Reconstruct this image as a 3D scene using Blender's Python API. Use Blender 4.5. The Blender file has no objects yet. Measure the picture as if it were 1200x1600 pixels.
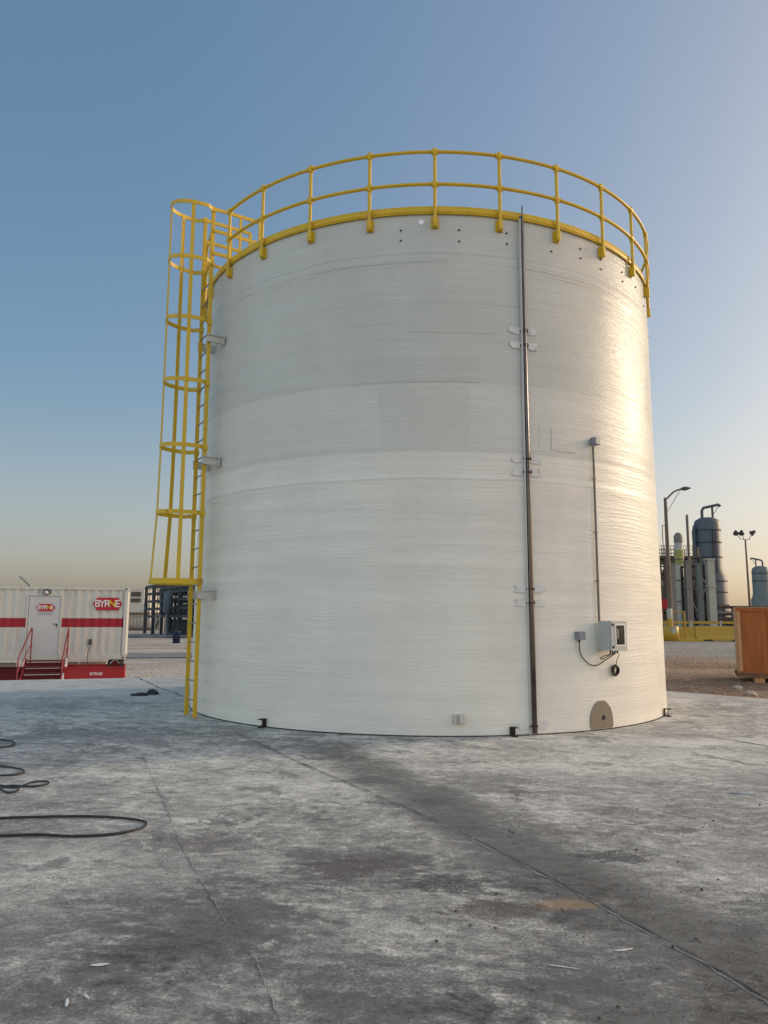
import bpy, bmesh, math, random
from mathutils import Vector, Matrix, noise
random.seed(7)
R = math.radians
C = bpy.context.scene.collection
S = bpy.context.scene

# ------------------------------------------------------------------ camera
CAM_Z, F, PITCH, ROLL = 1.6, 1172.9, R(7.781), R(0.2745)
cam_d = bpy.data.cameras.new('camera'); cam = bpy.data.objects.new('camera', cam_d); C.objects.link(cam)
cam_d.sensor_fit = 'VERTICAL'; cam_d.sensor_height = 32.0; cam_d.lens = F / 1600 * 32.0
cam_d.clip_start = 0.05; cam_d.clip_end = 20000
cam.matrix_world = Matrix.Translation((0, 0, CAM_Z)) @ Matrix.Rotation(math.pi/2 + PITCH, 4, 'X') @ Matrix.Rotation(ROLL, 4, 'Z')
S.camera = cam

# ------------------------------------------------------------------ sky and sun
SUN_EL, SUN_AZ = R(16.5), math.atan2(0.927, 0.375)      # azimuth from +Y towards +X
w = bpy.data.worlds.new('World'); S.world = w; w.use_nodes = True
nt = w.node_tree; bg = nt.nodes['Background']
sky = nt.nodes.new('ShaderNodeTexSky'); sky.sky_type = 'NISHITA'; sky.sun_disc = False
sky.sun_elevation = SUN_EL; sky.sun_rotation = SUN_AZ
sky.altitude = 0; sky.air_density = 1.0; sky.dust_density = 3.0; sky.ozone_density = 1.2
hs = nt.nodes.new('ShaderNodeHueSaturation'); hs.inputs['Saturation'].default_value = 0.72
ga = nt.nodes.new('ShaderNodeGamma'); ga.inputs['Gamma'].default_value = 0.55      # thick, even desert haze: less range over the sky
hs.inputs['Saturation'].default_value = 1.75
nt.links.new(sky.outputs[0], ga.inputs['Color']); nt.links.new(ga.outputs[0], hs.inputs['Color'])
# added fill: unseen sky behind the camera brightened and warmed for the tank's shade
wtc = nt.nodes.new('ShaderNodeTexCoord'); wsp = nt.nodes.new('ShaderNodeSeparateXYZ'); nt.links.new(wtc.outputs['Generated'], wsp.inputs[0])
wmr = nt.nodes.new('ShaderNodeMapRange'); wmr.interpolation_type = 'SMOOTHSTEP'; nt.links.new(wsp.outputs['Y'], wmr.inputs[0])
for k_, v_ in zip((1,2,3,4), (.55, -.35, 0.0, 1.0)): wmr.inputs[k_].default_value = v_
def wmix(fac, col, src):
    m_ = nt.nodes.new('ShaderNodeMixRGB'); m_.blend_type = 'MULTIPLY'; m_.use_clamp = False
    nt.links.new(fac, m_.inputs[0]); nt.links.new(src, m_.inputs[1]); m_.inputs[2].default_value = (*col, 1); return m_.outputs[0]
wh = nt.nodes.new('ShaderNodeMapRange'); wh.interpolation_type = 'SMOOTHSTEP'; nt.links.new(wsp.outputs['Z'], wh.inputs[0])
for k_, v_ in zip((1,2,3,4), (.0, .30, 1.0, 0.0)): wh.inputs[k_].default_value = v_
hs2 = nt.nodes.new('ShaderNodeHueSaturation'); hs2.inputs['Saturation'].default_value = .62
nt.links.new(hs.outputs[0], hs2.inputs['Color']); nt.links.new(wh.outputs[0], hs2.inputs['Fac'])
dusty = wmix(wh.outputs[0], (1.04, .985, .99), hs2.outputs[0])      # pink-beige dust low over the desert
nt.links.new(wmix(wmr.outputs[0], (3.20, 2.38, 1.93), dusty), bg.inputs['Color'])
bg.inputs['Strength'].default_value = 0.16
sd = bpy.data.lights.new('sun', 'SUN'); sd.energy = 1.0; sd.angle = R(3.0); sd.color = (1.0, 0.81, 0.57)
so = bpy.data.objects.new('sun', sd); C.objects.link(so)
so.rotation_euler = Vector((math.sin(SUN_AZ)*math.cos(SUN_EL), math.cos(SUN_AZ)*math.cos(SUN_EL), math.sin(SUN_EL))).to_track_quat('Z', 'Y').to_euler()
so.location = (30, 10, 20)
S.view_settings.view_transform = 'Standard'; S.view_settings.look = 'None'
S.view_settings.gamma = 1.0; S.view_settings.exposure = 0.75; S.view_settings.use_curve_mapping = False
S.render.engine = 'CYCLES'
S.render.resolution_x = 768; S.render.resolution_y = 1024

# ------------------------------------------------------------------ helpers
def ray(px, py):
    u, v = px-600, 800-py; ro = -ROLL
    c, s = math.cos(ro), math.sin(ro); u, v = c*u+s*v, -s*u+c*v
    return Vector((u, F*math.cos(PITCH)-v*math.sin(PITCH), v*math.cos(PITCH)+F*math.sin(PITCH)))
def at(px, py, Y):
    r = ray(px, py); return r*(Y/r.y) + Vector((0, 0, CAM_Z))

class MB:
    def __init__(s): s.v = []; s.f = []; s.sm = []
    def add(s, vs, fs, smooth=False, M=None):
        b = len(s.v)
        s.v += [tuple(M @ Vector(p)) if M is not None else tuple(p) for p in vs]
        s.f += [tuple(i+b for i in f) for f in fs]; s.sm += [smooth]*len(fs); return s
    def box(s, c, d, M=None, bev=0.0):
        x, y, z = d[0]/2, d[1]/2, d[2]/2
        if bev > 0:
            bm = bmesh.new(); bmesh.ops.create_cube(bm, size=1)
            for v in bm.verts: v.co = Vector((v.co.x*d[0], v.co.y*d[1], v.co.z*d[2]))
            bmesh.ops.bevel(bm, geom=bm.edges[:], offset=bev, segments=2, affect='EDGES', profile=0.5)
            vs = [tuple(v.co+Vector(c)) for v in bm.verts]; fs = [[v.index for v in f.verts] for f in bm.faces]; bm.free()
            return s.add(vs, fs, False, M)
        vs = [(c[0]+a*x, c[1]+b*y, c[2]+e*z) for a in (-1, 1) for b in (-1, 1) for e in (-1, 1)]
        return s.add(vs, [(0,1,3,2),(4,6,7,5),(0,4,5,1),(2,3,7,6),(0,2,6,4),(1,5,7,3)], False, M)
    def beam(s, a, b, wd, h=None, up=(0,0,1)):
        a, b = Vector(a), Vector(b); h = h or wd; d = (b-a); L = d.length; d.normalize()
        u = Vector(up)
        if abs(d.dot(u)) > .98: u = Vector((0, 1, 0))
        x = d.cross(u).normalized(); y = x.cross(d).normalized()
        M = Matrix((( x.x, d.x, y.x, 0), (x.y, d.y, y.y, 0), (x.z, d.z, y.z, 0), (0,0,0,1))); M.translation = (a+b)/2
        return s.box((0,0,0), (wd, L, h), M)
    def tube(s, pts, r, n=12, closed=False, caps=True, M=None):
        P = [Vector(p) for p in pts]; N = len(P); rs = r if isinstance(r, (list, tuple)) else [r]*N
        vs = []; prev = None
        for i, p in enumerate(P):
            if closed: d = P[(i+1) % N]-P[i-1]
            else: d = P[min(i+1, N-1)]-P[max(i-1, 0)]
            d.normalize()
            if prev is None:
                u = Vector((0,0,1)) if abs(d.z) < .9 else Vector((1,0,0)); x = d.cross(u).normalized()
            else: x = (prev - d*prev.dot(d)).normalized()
            prev = x; y = d.cross(x)
            vs += [p + x*(rs[i]*math.cos(2*math.pi*k/n)) + y*(rs[i]*math.sin(2*math.pi*k/n)) for k in range(n)]
        fs = []
        for i in range(N if closed else N-1):
            j = (i+1) % N
            fs += [(i*n+k, i*n+(k+1) % n, j*n+(k+1) % n, j*n+k) for k in range(n)]
        s.add(vs, fs, True, M)
        if caps and not closed:
            s.add(vs[:n], [tuple(range(n))[::-1]], False, M); s.add(vs[-n:], [tuple(range(n))], False, M)
        return s
    def cyl(s, a, b, r, n=16, M=None, r2=None): return s.tube([a, b], [r, r if r2 is None else r2], n, M=M)
    def lathe(s, prof, c=(0,0,0), n=48, M=None):
        vs = [(c[0]+r*math.cos(2*math.pi*k/n), c[1]+r*math.sin(2*math.pi*k/n), c[2]+z) for r, z in prof for k in range(n)]
        fs = [(i*n+k, i*n+(k+1) % n, (i+1)*n+(k+1) % n, (i+1)*n+k) for i in range(len(prof)-1) for k in range(n)]
        return s.add(vs, fs, True, M)
    def prism(s, poly, t, M=None):          # polygon in x,z; extruded along +y by t
        n = len(poly)
        vs = [(x, 0, z) for x, z in poly] + [(x, t, z) for x, z in poly]
        fs = [tuple(range(n)), tuple(range(2*n-1, n-1, -1))] + [(i, i+n, (i+1) % n + n, (i+1) % n) for i in range(n)]
        return s.add(vs, fs, False, M)
    def arc_sheet(s, r0, r1, a0, a1, z0, z1, n=8, jitter=0.0):  # curved plate on a cylinder (theta from -Y towards +X)
        vs = []
        for i in range(n+1):
            a = a0+(a1-a0)*i/n; sa, ca = math.sin(a), math.cos(a)
            for r in (r0, r1):
                for z in (z0, z1):
                    vs.append((r*sa, -r*ca, z + (random.uniform(-jitter, jitter) if jitter else 0)))
        fs = []
        for i in range(n):
            q, p = i*4, i*4+4
            fs += [(q+2, p+2, p+3, q+3), (q, q+1, p+1, p), (q+1, q+3, p+3, p+1), (q, p, p+2, q+2)]
        fs += [(0, 2, 3, 1), (n*4, n*4+1, n*4+3, n*4+2)]
        return s.add(vs, fs, False)
    def build(s, name, m, parent=None, label=None):
        me = bpy.data.meshes.new(name); me.from_pydata(s.v, [], s.f); me.polygons.foreach_set('use_smooth', s.sm)
        me.materials.append(m); me.update()
        bm = bmesh.new(); bm.from_mesh(me); bmesh.ops.recalc_face_normals(bm, faces=bm.faces); bm.to_mesh(me); bm.free()
        o = bpy.data.objects.new(name, me); C.objects.link(o)
        if parent: o.parent = parent
        if label: o['label'] = label
        return o

def tag(o, label, cat, group=None):
    o['label'] = label; o['category'] = cat
    if group: o['group'] = group
    return o
def thing(name, label, cat, loc=(0,0,0), rz=0, group=None):
    o = bpy.data.objects.new(name, None); C.objects.link(o); o.empty_display_size = .2
    o.location = loc; o.rotation_euler = (0, 0, rz); return tag(o, label, cat, group)
def structure(o): o['kind'] = 'structure'; return o
def copy_tree(o, parent=None):
    c = o.copy(); C.objects.link(c)
    if parent is not None: c.parent = parent
    for ch in list(o.children): copy_tree(ch, c)
    return c

def mat(name, col, rough=.5, metal=0, var=.15, vscale=3, bump=0, bscale=40, spec=.5, stretch=(1,1,1), dirt=None, dscale=2, dlo=.5, dhi=.7):
    m = bpy.data.materials.new(name); m.use_nodes = True; n = m.node_tree.nodes; l = m.node_tree.links
    p = n['Principled BSDF']; p.inputs['Roughness'].default_value = rough; p.inputs['Metallic'].default_value = metal
    p.inputs['Specular IOR Level'].default_value = spec
    tc = n.new('ShaderNodeTexCoord'); mp = n.new('ShaderNodeMapping'); mp.inputs['Scale'].default_value = stretch
    l.new(tc.outputs['Object'], mp.inputs[0])
    nz = n.new('ShaderNodeTexNoise'); nz.inputs['Scale'].default_value = vscale; nz.inputs['Detail'].default_value = 6
    l.new(mp.outputs[0], nz.inputs[0])
    cr = n.new('ShaderNodeValToRGB'); cr.color_ramp.elements[0].position = .3; cr.color_ramp.elements[1].position = .7
    cr.color_ramp.elements[0].color = (*[c*(1-var) for c in col], 1); cr.color_ramp.elements[1].color = (*[min(1, c*(1+var)) for c in col], 1)
    l.new(nz.outputs[0], cr.inputs[0]); out = cr.outputs[0]
    if dirt:
        nd = n.new('ShaderNodeTexNoise'); nd.inputs['Scale'].default_value = dscale; nd.inputs['Detail'].default_value = 8; nd.inputs['Roughness'].default_value = .65
        l.new(mp.outputs[0], nd.inputs[0])
        mr = n.new('ShaderNodeMapRange'); mr.inputs['From Min'].default_value = dlo; mr.inputs['From Max'].default_value = dhi; l.new(nd.outputs[0], mr.inputs[0])
        mx = n.new('ShaderNodeMixRGB'); l.new(mr.outputs[0], mx.inputs[0]); l.new(out, mx.inputs[1]); mx.inputs[2].default_value = (*dirt, 1); out = mx.outputs[0]
    l.new(out, p.inputs['Base Color'])
    mr2 = n.new('ShaderNodeMapRange'); mr2.inputs['To Min'].default_value = max(0, rough-.08); mr2.inputs['To Max'].default_value = min(1, rough+.1)
    l.new(nz.outputs[0], mr2.inputs[0]); l.new(mr2.outputs[0], p.inputs['Roughness'])
    if bump:
        nb = n.new('ShaderNodeTexNoise'); nb.inputs['Scale'].default_value = bscale; nb.inputs['Detail'].default_value = 4; l.new(mp.outputs[0], nb.inputs[0])
        b = n.new('ShaderNodeBump'); b.inputs['Strength'].default_value = bump; b.inputs['Distance'].default_value = .01; l.new(nb.outputs[0], b.inputs['Height']); l.new(b.outputs[0], p.inputs['Normal'])
    return m
def text_mesh(s, size, depth, name, m, parent, loc=(0,0,0), bold=.02, sx=1.0, label=None, shear=0):
    cu = bpy.data.curves.new('t', 'FONT'); cu.body = s; cu.size = size; cu.extrude = depth; cu.offset = bold*size; cu.align_x = 'CENTER'; cu.align_y = 'CENTER'; cu.shear = shear
    t = bpy.data.objects.new('t', cu); C.objects.link(t); bpy.context.view_layer.update()
    me = bpy.data.meshes.new_from_object(t.evaluated_get(bpy.context.evaluated_depsgraph_get()))
    bpy.data.objects.remove(t); bpy.data.curves.remove(cu)
    me.transform(Matrix.Translation(loc) @ Matrix.Rotation(math.pi/2, 4, 'X') @ Matrix.Diagonal((sx, 1, 1, 1)))
    me.materials.clear(); me.materials.append(m); me.name = name
    o = bpy.data.objects.new(name, me); C.objects.link(o); o.parent = parent
    if label: o['label'] = label
    return o

# ------------------------------------------------------------------ materials
def tank_mat(name, tone=1.0, upper=True):
    m = bpy.data.materials.new(name); m.use_nodes = True; n = m.node_tree.nodes; l = m.node_tree.links
    p = n['Principled BSDF']; p.inputs['Specular IOR Level'].default_value = .15
    tc = n.new('ShaderNodeTexCoord')
    def noi(scale, stretch, det=5, rough=.55):
        mp = n.new('ShaderNodeMapping'); mp.inputs['Scale'].default_value = stretch; l.new(tc.outputs['Object'], mp.inputs[0])
        z = n.new('ShaderNodeTexNoise'); z.inputs['Scale'].default_value = scale; z.inputs['Detail'].default_value = det; z.inputs['Roughness'].default_value = rough
        l.new(mp.outputs[0], z.inputs[0]); return z.outputs[0]
    def math_(op, a, b=None):
        q = n.new('ShaderNodeMath'); q.operation = op
        for i, v in enumerate((a, b)):
            if v is None: continue
            if isinstance(v, (int, float)): q.inputs[i].default_value = v
            else: l.new(v, q.inputs[i])
        return q.outputs[0]
    def rng(v, a, b, c, d):
        q = n.new('ShaderNodeMapRange'); q.interpolation_type = 'SMOOTHSTEP'; l.new(v, q.inputs[0])
        for k, val in zip((1,2,3,4), (a, b, c, d)): q.inputs[k].default_value = val
        return q.outputs[0]
    sep = n.new('ShaderNodeSeparateXYZ'); l.new(tc.outputs['Object'], sep.inputs[0])
    fine = noi(1.0, (2.6, 2.6, 46), 7, .7)        # winding grooves
    wide = noi(1.0, (.35, .35, 5.5), 4)            # broad bands
    blotch = noi(1.1, (1, 1, .8), 5)
    peel = noi(60, (1, 1, 1), 2, .5)
    cr = n.new('ShaderNodeValToRGB'); e = cr.color_ramp.elements
    e[0].position = .3; e[0].color = (.63*tone, .62*tone, .555*tone, 1); e[1].position = .62; e[1].color = (.79*tone, .775*tone, .69*tone, 1)
    v = math_('ADD', math_('MULTIPLY', fine, .22), math_('ADD', math_('MULTIPLY', wide, .40), math_('MULTIPLY', blotch, .38)))
    l.new(v, cr.inputs[0]); out = cr.outputs[0]
    if upper:                                      # older, greyer coat above the two lap lines
        zn = math_('ADD', sep.outputs['Z'], math_('MULTIPLY', math_('SUBTRACT', blotch, .5), .05))
        k1 = rng(zn, 3.845, 3.875, 0, .62); k2 = rng(zn, 4.86, 4.90, 0, .30)
        k = math_('ADD', k1, k2)
        k = math_('MULTIPLY', k, rng(wide, .3, .62, .72, 1.05))
        mx = n.new('ShaderNodeMixRGB'); mx.blend_type = 'MULTIPLY'; mx.inputs[2].default_value = (.74, .77, .79, 1)
        l.new(k, mx.inputs[0]); l.new(out, mx.inputs[1]); out = mx.outputs[0]
    for zc, wdt, st in ((6.80, .012, .35), (6.66, .016, .45), (6.60, .008, .5), (6.05, .010, .25), (3.47, .018, .35), (2.9, .008, .2), (4.88, .008, .3), (5.5, .008, .22)):
        zz = math_('ADD', sep.outputs['Z'], math_('MULTIPLY', math_('SUBTRACT', blotch, .5), .06))
        d_ = math_('ABSOLUTE', math_('SUBTRACT', zz, zc)); q_ = math_('MULTIPLY', rng(d_, wdt*.4, wdt*1.6, st, 0), rng(wide, .38, .55, .1, 1))
        ml = n.new('ShaderNodeMixRGB'); ml.blend_type = 'MULTIPLY'; ml.inputs[2].default_value = (.62, .59, .54, 1); l.new(q_, ml.inputs[0]); l.new(out, ml.inputs[1]); out = ml.outputs[0]
    # grime that ran along the grooves
    g = math_('MULTIPLY', rng(fine, .58, .70, 0, 1), rng(blotch, .45, .7, 0, .40))
    mg = n.new('ShaderNodeMixRGB'); mg.blend_type = 'MULTIPLY'; mg.inputs[2].default_value = (.72, .69, .62, 1); l.new(g, mg.inputs[0]); l.new(out, mg.inputs[1])
    l.new(mg.outputs[0], p.inputs['Base Color'])
    l.new(math_('ADD', rng(blotch, .3, .7, .22, .33), rng(sep.outputs['Z'], 1.0, 3.6, .16, 0)), p.inputs['Roughness'])
    zr = math_('ADD', math_('MULTIPLY', sep.outputs['Z'], 2*math.pi/.062), math_('MULTIPLY', blotch, 16.0)); zr = math_('ADD', zr, math_('MULTIPLY', wide, 26.0))
    rib = math_('POWER', math_('ADD', math_('MULTIPLY', math_('SINE', zr), .5), .5), 3.0)
    rib = math_('MULTIPLY', rib, rng(blotch, .40, .58, .1, 1))
    fine = math_('ADD', math_('MULTIPLY', fine, .8), math_('MULTIPLY', rib, .24))
    h = math_('ADD', math_('MULTIPLY', fine, 1.0), math_('ADD', math_('MULTIPLY', peel, .42), math_('MULTIPLY', wide, 1.6)))
    b = n.new('ShaderNodeBump'); b.inputs['Strength'].default_value = .6; b.inputs['Distance'].default_value = .010
    l.new(h, b.inputs['Height']); l.new(b.outputs[0], p.inputs['Normal'])
    return m
M_tank = tank_mat('tank_coating')
M_patch = tank_mat('laminate_patch_grey', .9, False)
M_patchw = tank_mat('laminate_patch_white', 1.06, False)
M_yel = mat('yellow_paint', (.64, .42, .012), .42, var=.10, vscale=6, bump=.25, bscale=25, dirt=(.36, .20, .03), dscale=6, dlo=.60, dhi=.70)
M_yel2 = mat('yellow_flat', (.43, .26, .014), .45, var=.12, vscale=4, bump=.2, dirt=(.35, .24, .05), dscale=3)
M_rung = mat('rung_grey', (.30, .27, .18), .6, var=.2)
M_steel = mat('stainless_pipe', (.095, .09, .088), .24, 1.0, var=.35, vscale=3, stretch=(1,1,.6), dirt=(.10,.09,.09), dscale=2.5, dlo=.45, dhi=.6, bump=.1)
M_cond = mat('galvanised_conduit', (.17, .155, .14), .45, .4, var=.2)
M_dark = mat('dark_steel', (.02, .016, .015), .85, var=.3, bump=.3, dirt=(.12, .05, .03), dscale=12)
M_blk = mat('black_rubber', (.022, .022, .022), .55, var=.2)
M_boxgrey = mat('cabinet_grey', (.42, .44, .42), .4, var=.05, bump=.05)
M_jb = mat('junction_grey', (.22, .23, .27), .45, var=.08)
M_glass = mat('window_dark', (.02, .03, .028), .12, var=.1)
M_white = mat('white_paint', (.72, .71, .68), .45, var=.06, bump=.1, dirt=(.5, .47, .4), dscale=3, dlo=.55, dhi=.8)
M_whitefrp = mat('white_frp', (.55, .55, .51), .4, var=.08, bump=.2)
M_cut = mat('cut_laminate', (.225, .19, .135), .8, var=.18, vscale=30, bump=.6, bscale=90)
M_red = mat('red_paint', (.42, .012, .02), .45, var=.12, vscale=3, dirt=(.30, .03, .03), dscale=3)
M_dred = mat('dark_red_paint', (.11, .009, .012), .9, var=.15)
M_cont = mat('container_white', (.66, .65, .58), .45, var=.05, vscale=1.5, stretch=(2,1,.5), bump=.1, dirt=(.46, .42, .33), dscale=1.5, dlo=.5, dhi=.8)
M_stripe = mat('red_stripe', (.38, .008, .02), .45, var=.08)
M_sign = mat('sign_red', (.50, .008, .03), .4, var=.03)
M_letter = mat('letter_white', (.80, .79, .76), .5, var=.02)
M_letteryel = mat('letter_yellow', (.80, .58, .03), .5, var=.02)
M_ply = mat('plywood_orange', (.36, .105, .018), .6, var=.22, vscale=2.5, stretch=(5, 5, .45), bump=.25, bscale=20, dirt=(.14, .05, .015), dscale=2.2, dlo=.62, dhi=.72)
M_plyl = mat('plywood_light', (.52, .30, .14), .65, var=.18, vscale=4, stretch=(4,4,.6))
M_vess = mat('vessel_blue_grey', (.07, .085, .098), .5, var=.12, vscale=.7, stretch=(1,1,.5), dirt=(.10,.11,.12), dscale=.8)
M_vessd = mat('vessel_band', (.05, .065, .085), .5, var=.12)
M_vess2 = mat('vessel_green_grey', (.12, .145, .14), .5, var=.15, vscale=.6)
M_colw = mat('column_cream', (.37, .365, .30), .55, var=.1, vscale=1, dirt=(.38, .36, .28), dscale=1.2)
M_cols = mat('column_grey', (.17, .155, .135), .6, var=.12, vscale=1, dirt=(.2,.17,.13), dscale=1.5)
M_frame = mat('rusty_frame', (.10, .075, .06), .7, var=.3, vscale=2)
M_brown = mat('brown_pipe', (.13, .10, .075), .6, var=.2)
M_navy = mat('rack_slate', (.03, .04, .052), .6, var=.25, vscale=.8)
M_navyl = mat('rack_slate_light', (.075, .10, .125), .55, var=.2, vscale=.8)
M_blue = mat('blue_plastic', (.010, .024, .07), .45, var=.1)
M_beige = mat('beige_panel', (.50, .48, .41), .6, var=.1, vscale=.6)
M_grille = mat('grille_dark', (.05, .045, .04), .6, var=.3)
M_lamp = mat('lamp_housing', (.06, .06, .062), .5, var=.15)
M_lens = mat('lamp_lens', (.55, .55, .52), .25, var=.1)
M_rock = mat('pale_rock', (.42, .36, .28), .9, var=.25, vscale=8, bump=.6, bscale=30)
M_greenp = mat('lime_paint', (.27, .28, .07), .55, var=.12)
M_roadw = mat('asphalt_dusty', (.20, .195, .19), .9, var=.15, vscale=1.2, bump=.4, bscale=30)
M_kerb = mat('kerb_concrete', (.42, .40, .36), .85, var=.15, vscale=3)
M_gasket = mat('base_sealant', (.02, .02, .022), .8, var=.3)

def slab_mat():
    m = bpy.data.materials.new('weathered_concrete'); m.use_nodes = True; n = m.node_tree.nodes; l = m.node_tree.links
    p = n['Principled BSDF']; p.inputs['Specular IOR Level'].default_value = .3
    tc = n.new('ShaderNodeTexCoord')
    def noi(scale, st=(1,1,1), rot=0, det=6, rough=.6, dist=0):
        a = n.new('ShaderNodeMapping'); a.inputs['Rotation'].default_value = (0, 0, rot); l.new(tc.outputs['Object'], a.inputs[0])
        b = n.new('ShaderNodeMapping'); b.inputs['Scale'].default_value = st; l.new(a.outputs[0], b.inputs[0])
        z = n.new('ShaderNodeTexNoise'); z.inputs['Scale'].default_value = scale; z.inputs['Detail'].default_value = det; z.inputs['Roughness'].default_value = rough; z.inputs['Distortion'].default_value = dist
        l.new(b.outputs[0], z.inputs[0]); return z.outputs[0]
    def mth(op, a, b=None, c=None):
        q = n.new('ShaderNodeMath'); q.operation = op
        for i, v in enumerate((a, b, c)):
            if v is None: continue
            if isinstance(v, (int, float)): q.inputs[i].default_value = v
            else: l.new(v, q.inputs[i])
        return q.outputs[0]
    def rng(v, a, b, c=0, d=1):
        q = n.new('ShaderNodeMapRange'); q.interpolation_type = 'SMOOTHSTEP'; l.new(v, q.inputs[0])
        for k, val in zip((1,2,3,4), (a, b, c, d)): q.inputs[k].default_value = val
        return q.outputs[0]
    def mix(f, a, col, mode='MIX'):
        x = n.new('ShaderNodeMixRGB'); x.blend_type = mode
        if isinstance(f, float): x.inputs[0].default_value = f
        else: l.new(f, x.inputs[0])
        l.new(a, x.inputs[1])
        if isinstance(col, tuple): x.inputs[2].default_value = (*col, 1)
        else: l.new(col, x.inputs[2])
        return x.outputs[0]
    sep = n.new('ShaderNodeSeparateXYZ'); l.new(tc.outputs['Object'], sep.inputs[0]); X, Y = sep.outputs[0], sep.outputs[1]
    wn = n.new('ShaderNodeTexNoise'); wn.inputs['Scale'].default_value = .55; wn.inputs['Detail'].default_value = 3; l.new(tc.outputs['Object'], wn.inputs[0])
    ws_ = n.new('ShaderNodeVectorMath'); ws_.operation = 'SUBTRACT'; l.new(wn.outputs['Color'], ws_.inputs[0]); ws_.inputs[1].default_value = (.5, .5, .5)
    wm_ = n.new('ShaderNodeVectorMath'); wm_.operation = 'SCALE'; wm_.inputs['Scale'].default_value = .8; l.new(ws_.outputs[0], wm_.inputs[0])
    wa = n.new('ShaderNodeVectorMath'); l.new(tc.outputs['Object'], wa.inputs[0]); l.new(wm_.outputs[0], wa.inputs[1])
    def wnoi(st, rot=0, det=8, rough=.7, typ=None):       # streaks that follow curved sweep marks
        a = n.new('ShaderNodeMapping'); a.inputs['Rotation'].default_value = (0, 0, rot); l.new(wa.outputs[0], a.inputs[0])
        b = n.new('ShaderNodeMapping'); b.inputs['Scale'].default_value = st; l.new(a.outputs[0], b.inputs[0])
        z = n.new('ShaderNodeTexNoise'); z.inputs['Scale'].default_value = 1; z.inputs['Detail'].default_value = det; z.inputs['Roughness'].default_value = rough
        if typ: z.noise_type = typ
        l.new(b.outputs[0], z.inputs[0]); return z.outputs[0]
    big = noi(.45, (1,1,1), .2, 9, .68, .4)
    swirl = wnoi((1.5, 2.9, 1), .35, 11, .78)
    swirl2 = wnoi((6, 11, 1), -.15, 9, .8)
    grit = noi(55, (1,1,1), 0, 4, .8)
    micro = noi(160, (1,1,1), 0, 3, .7)
    patch = noi(1.5, (1,1.3,1), .5, 11, .72, .5)
    med = noi(9, (1,1.5,1), .2, 8, .82)
    sc1 = wnoi((1.6, 9, 1), .45, 6, .6, 'RIDGED_MULTIFRACTAL'); sc2 = wnoi((2.4, 13, 1), -.35, 6, .6, 'RIDGED_MULTIFRACTAL')
    base = n.new('ShaderNodeValToRGB'); e = base.color_ramp.elements
    e[0].position = .33; e[0].color = (.035, .034, .031, 1); q = e.new(.43); q.color = (.105, .100, .091, 1); e[1].position = .575; e[1].color = (.72, .69, .61, 1)
    q = e.new(.478); q.color = (.21, .203, .187, 1); q = e.new(.53); q.color = (.41, .395, .355, 1)
    v = mth('ADD', mth('MULTIPLY', big, .17), mth('ADD', mth('MULTIPLY', swirl, .23), mth('ADD', mth('MULTIPLY', swirl2, .22), mth('ADD', mth('MULTIPLY', grit, .20), mth('MULTIPLY', med, .24)))))
    # lighter towards the tank, darker near the camera; dirt along the joint
    near = rng(Y, 2.5, 10.0, -.034, .004); v = mth('ADD', v, near)
    # distance to the expansion joint from (-0.9,10.2) to (2.3,1.8)
    ax, ay, bx, by = -.95, 9.8, 1.75, 3.15; L = math.hypot(bx-ax, by-ay); nx, ny = -(by-ay)/L, (bx-ax)/L
    dj = mth('ADD', mth('ADD', mth('MULTIPLY', X, nx), mth('MULTIPLY', Y, ny)), -(ax*nx+ay*ny))
    wob = mth('ADD', dj, mth('MULTIPLY', mth('SUBTRACT', patch, .5), .9))
    ad = mth('ABSOLUTE', mth('SUBTRACT', wob, .12))
    jm = mth('MULTIPLY', rng(ad, .05, .55, 1, 0), rng(Y, 8.8, 10.2, 1, 0))
    v = mth('SUBTRACT', v, mth('MULTIPLY', jm, .078))
    # dark oily blotches
    ob = mth('MULTIPLY', rng(patch, .55, .60, 0, 1), rng(big, .40, .60, .2, 1)); v = mth('SUBTRACT', v, mth('MULTIPLY', ob, .065))
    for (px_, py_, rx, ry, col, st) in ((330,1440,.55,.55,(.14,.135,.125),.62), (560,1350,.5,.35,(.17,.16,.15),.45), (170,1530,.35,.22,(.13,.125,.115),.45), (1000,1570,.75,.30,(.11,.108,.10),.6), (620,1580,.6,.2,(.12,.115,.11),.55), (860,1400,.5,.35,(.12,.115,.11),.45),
                                     (90,1370,.65,.8,(.60,.58,.53),.40), (1000,1190,1.5,.9,(.62,.60,.54),.40), (640,1210,1.1,.6,(.60,.58,.53),.25), (430,1230,1.2,.5,(.58,.56,.51),.25), (620,1470,.35,.25,(.56,.54,.5),.35), (1130,1380,.8,.6,(.50,.48,.43),.30), (1150,1160,2.2,.35,(.66,.63,.57),.5), (250,1150,3,1.0,(.17,.17,.175),.35)):  # last entry paints extra darkness into the slab inside the tank's shadow
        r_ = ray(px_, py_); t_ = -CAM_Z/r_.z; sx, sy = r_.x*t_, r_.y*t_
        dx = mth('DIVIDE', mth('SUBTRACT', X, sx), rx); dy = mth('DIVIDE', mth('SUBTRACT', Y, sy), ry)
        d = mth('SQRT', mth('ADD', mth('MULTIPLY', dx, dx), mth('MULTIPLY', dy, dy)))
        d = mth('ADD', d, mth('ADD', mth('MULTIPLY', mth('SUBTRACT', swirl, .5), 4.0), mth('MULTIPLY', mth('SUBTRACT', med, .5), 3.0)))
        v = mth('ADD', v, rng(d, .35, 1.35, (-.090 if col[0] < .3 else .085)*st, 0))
    l.new(v, base.inputs[0]); out = base.outputs[0]
    # cement smears
    ws = mth('MULTIPLY', rng(swirl, .60, .74), rng(swirl2, .45, .62)); out = mix(mth('MULTIPLY', ws, .65), out, (.58, .565, .53))
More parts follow.
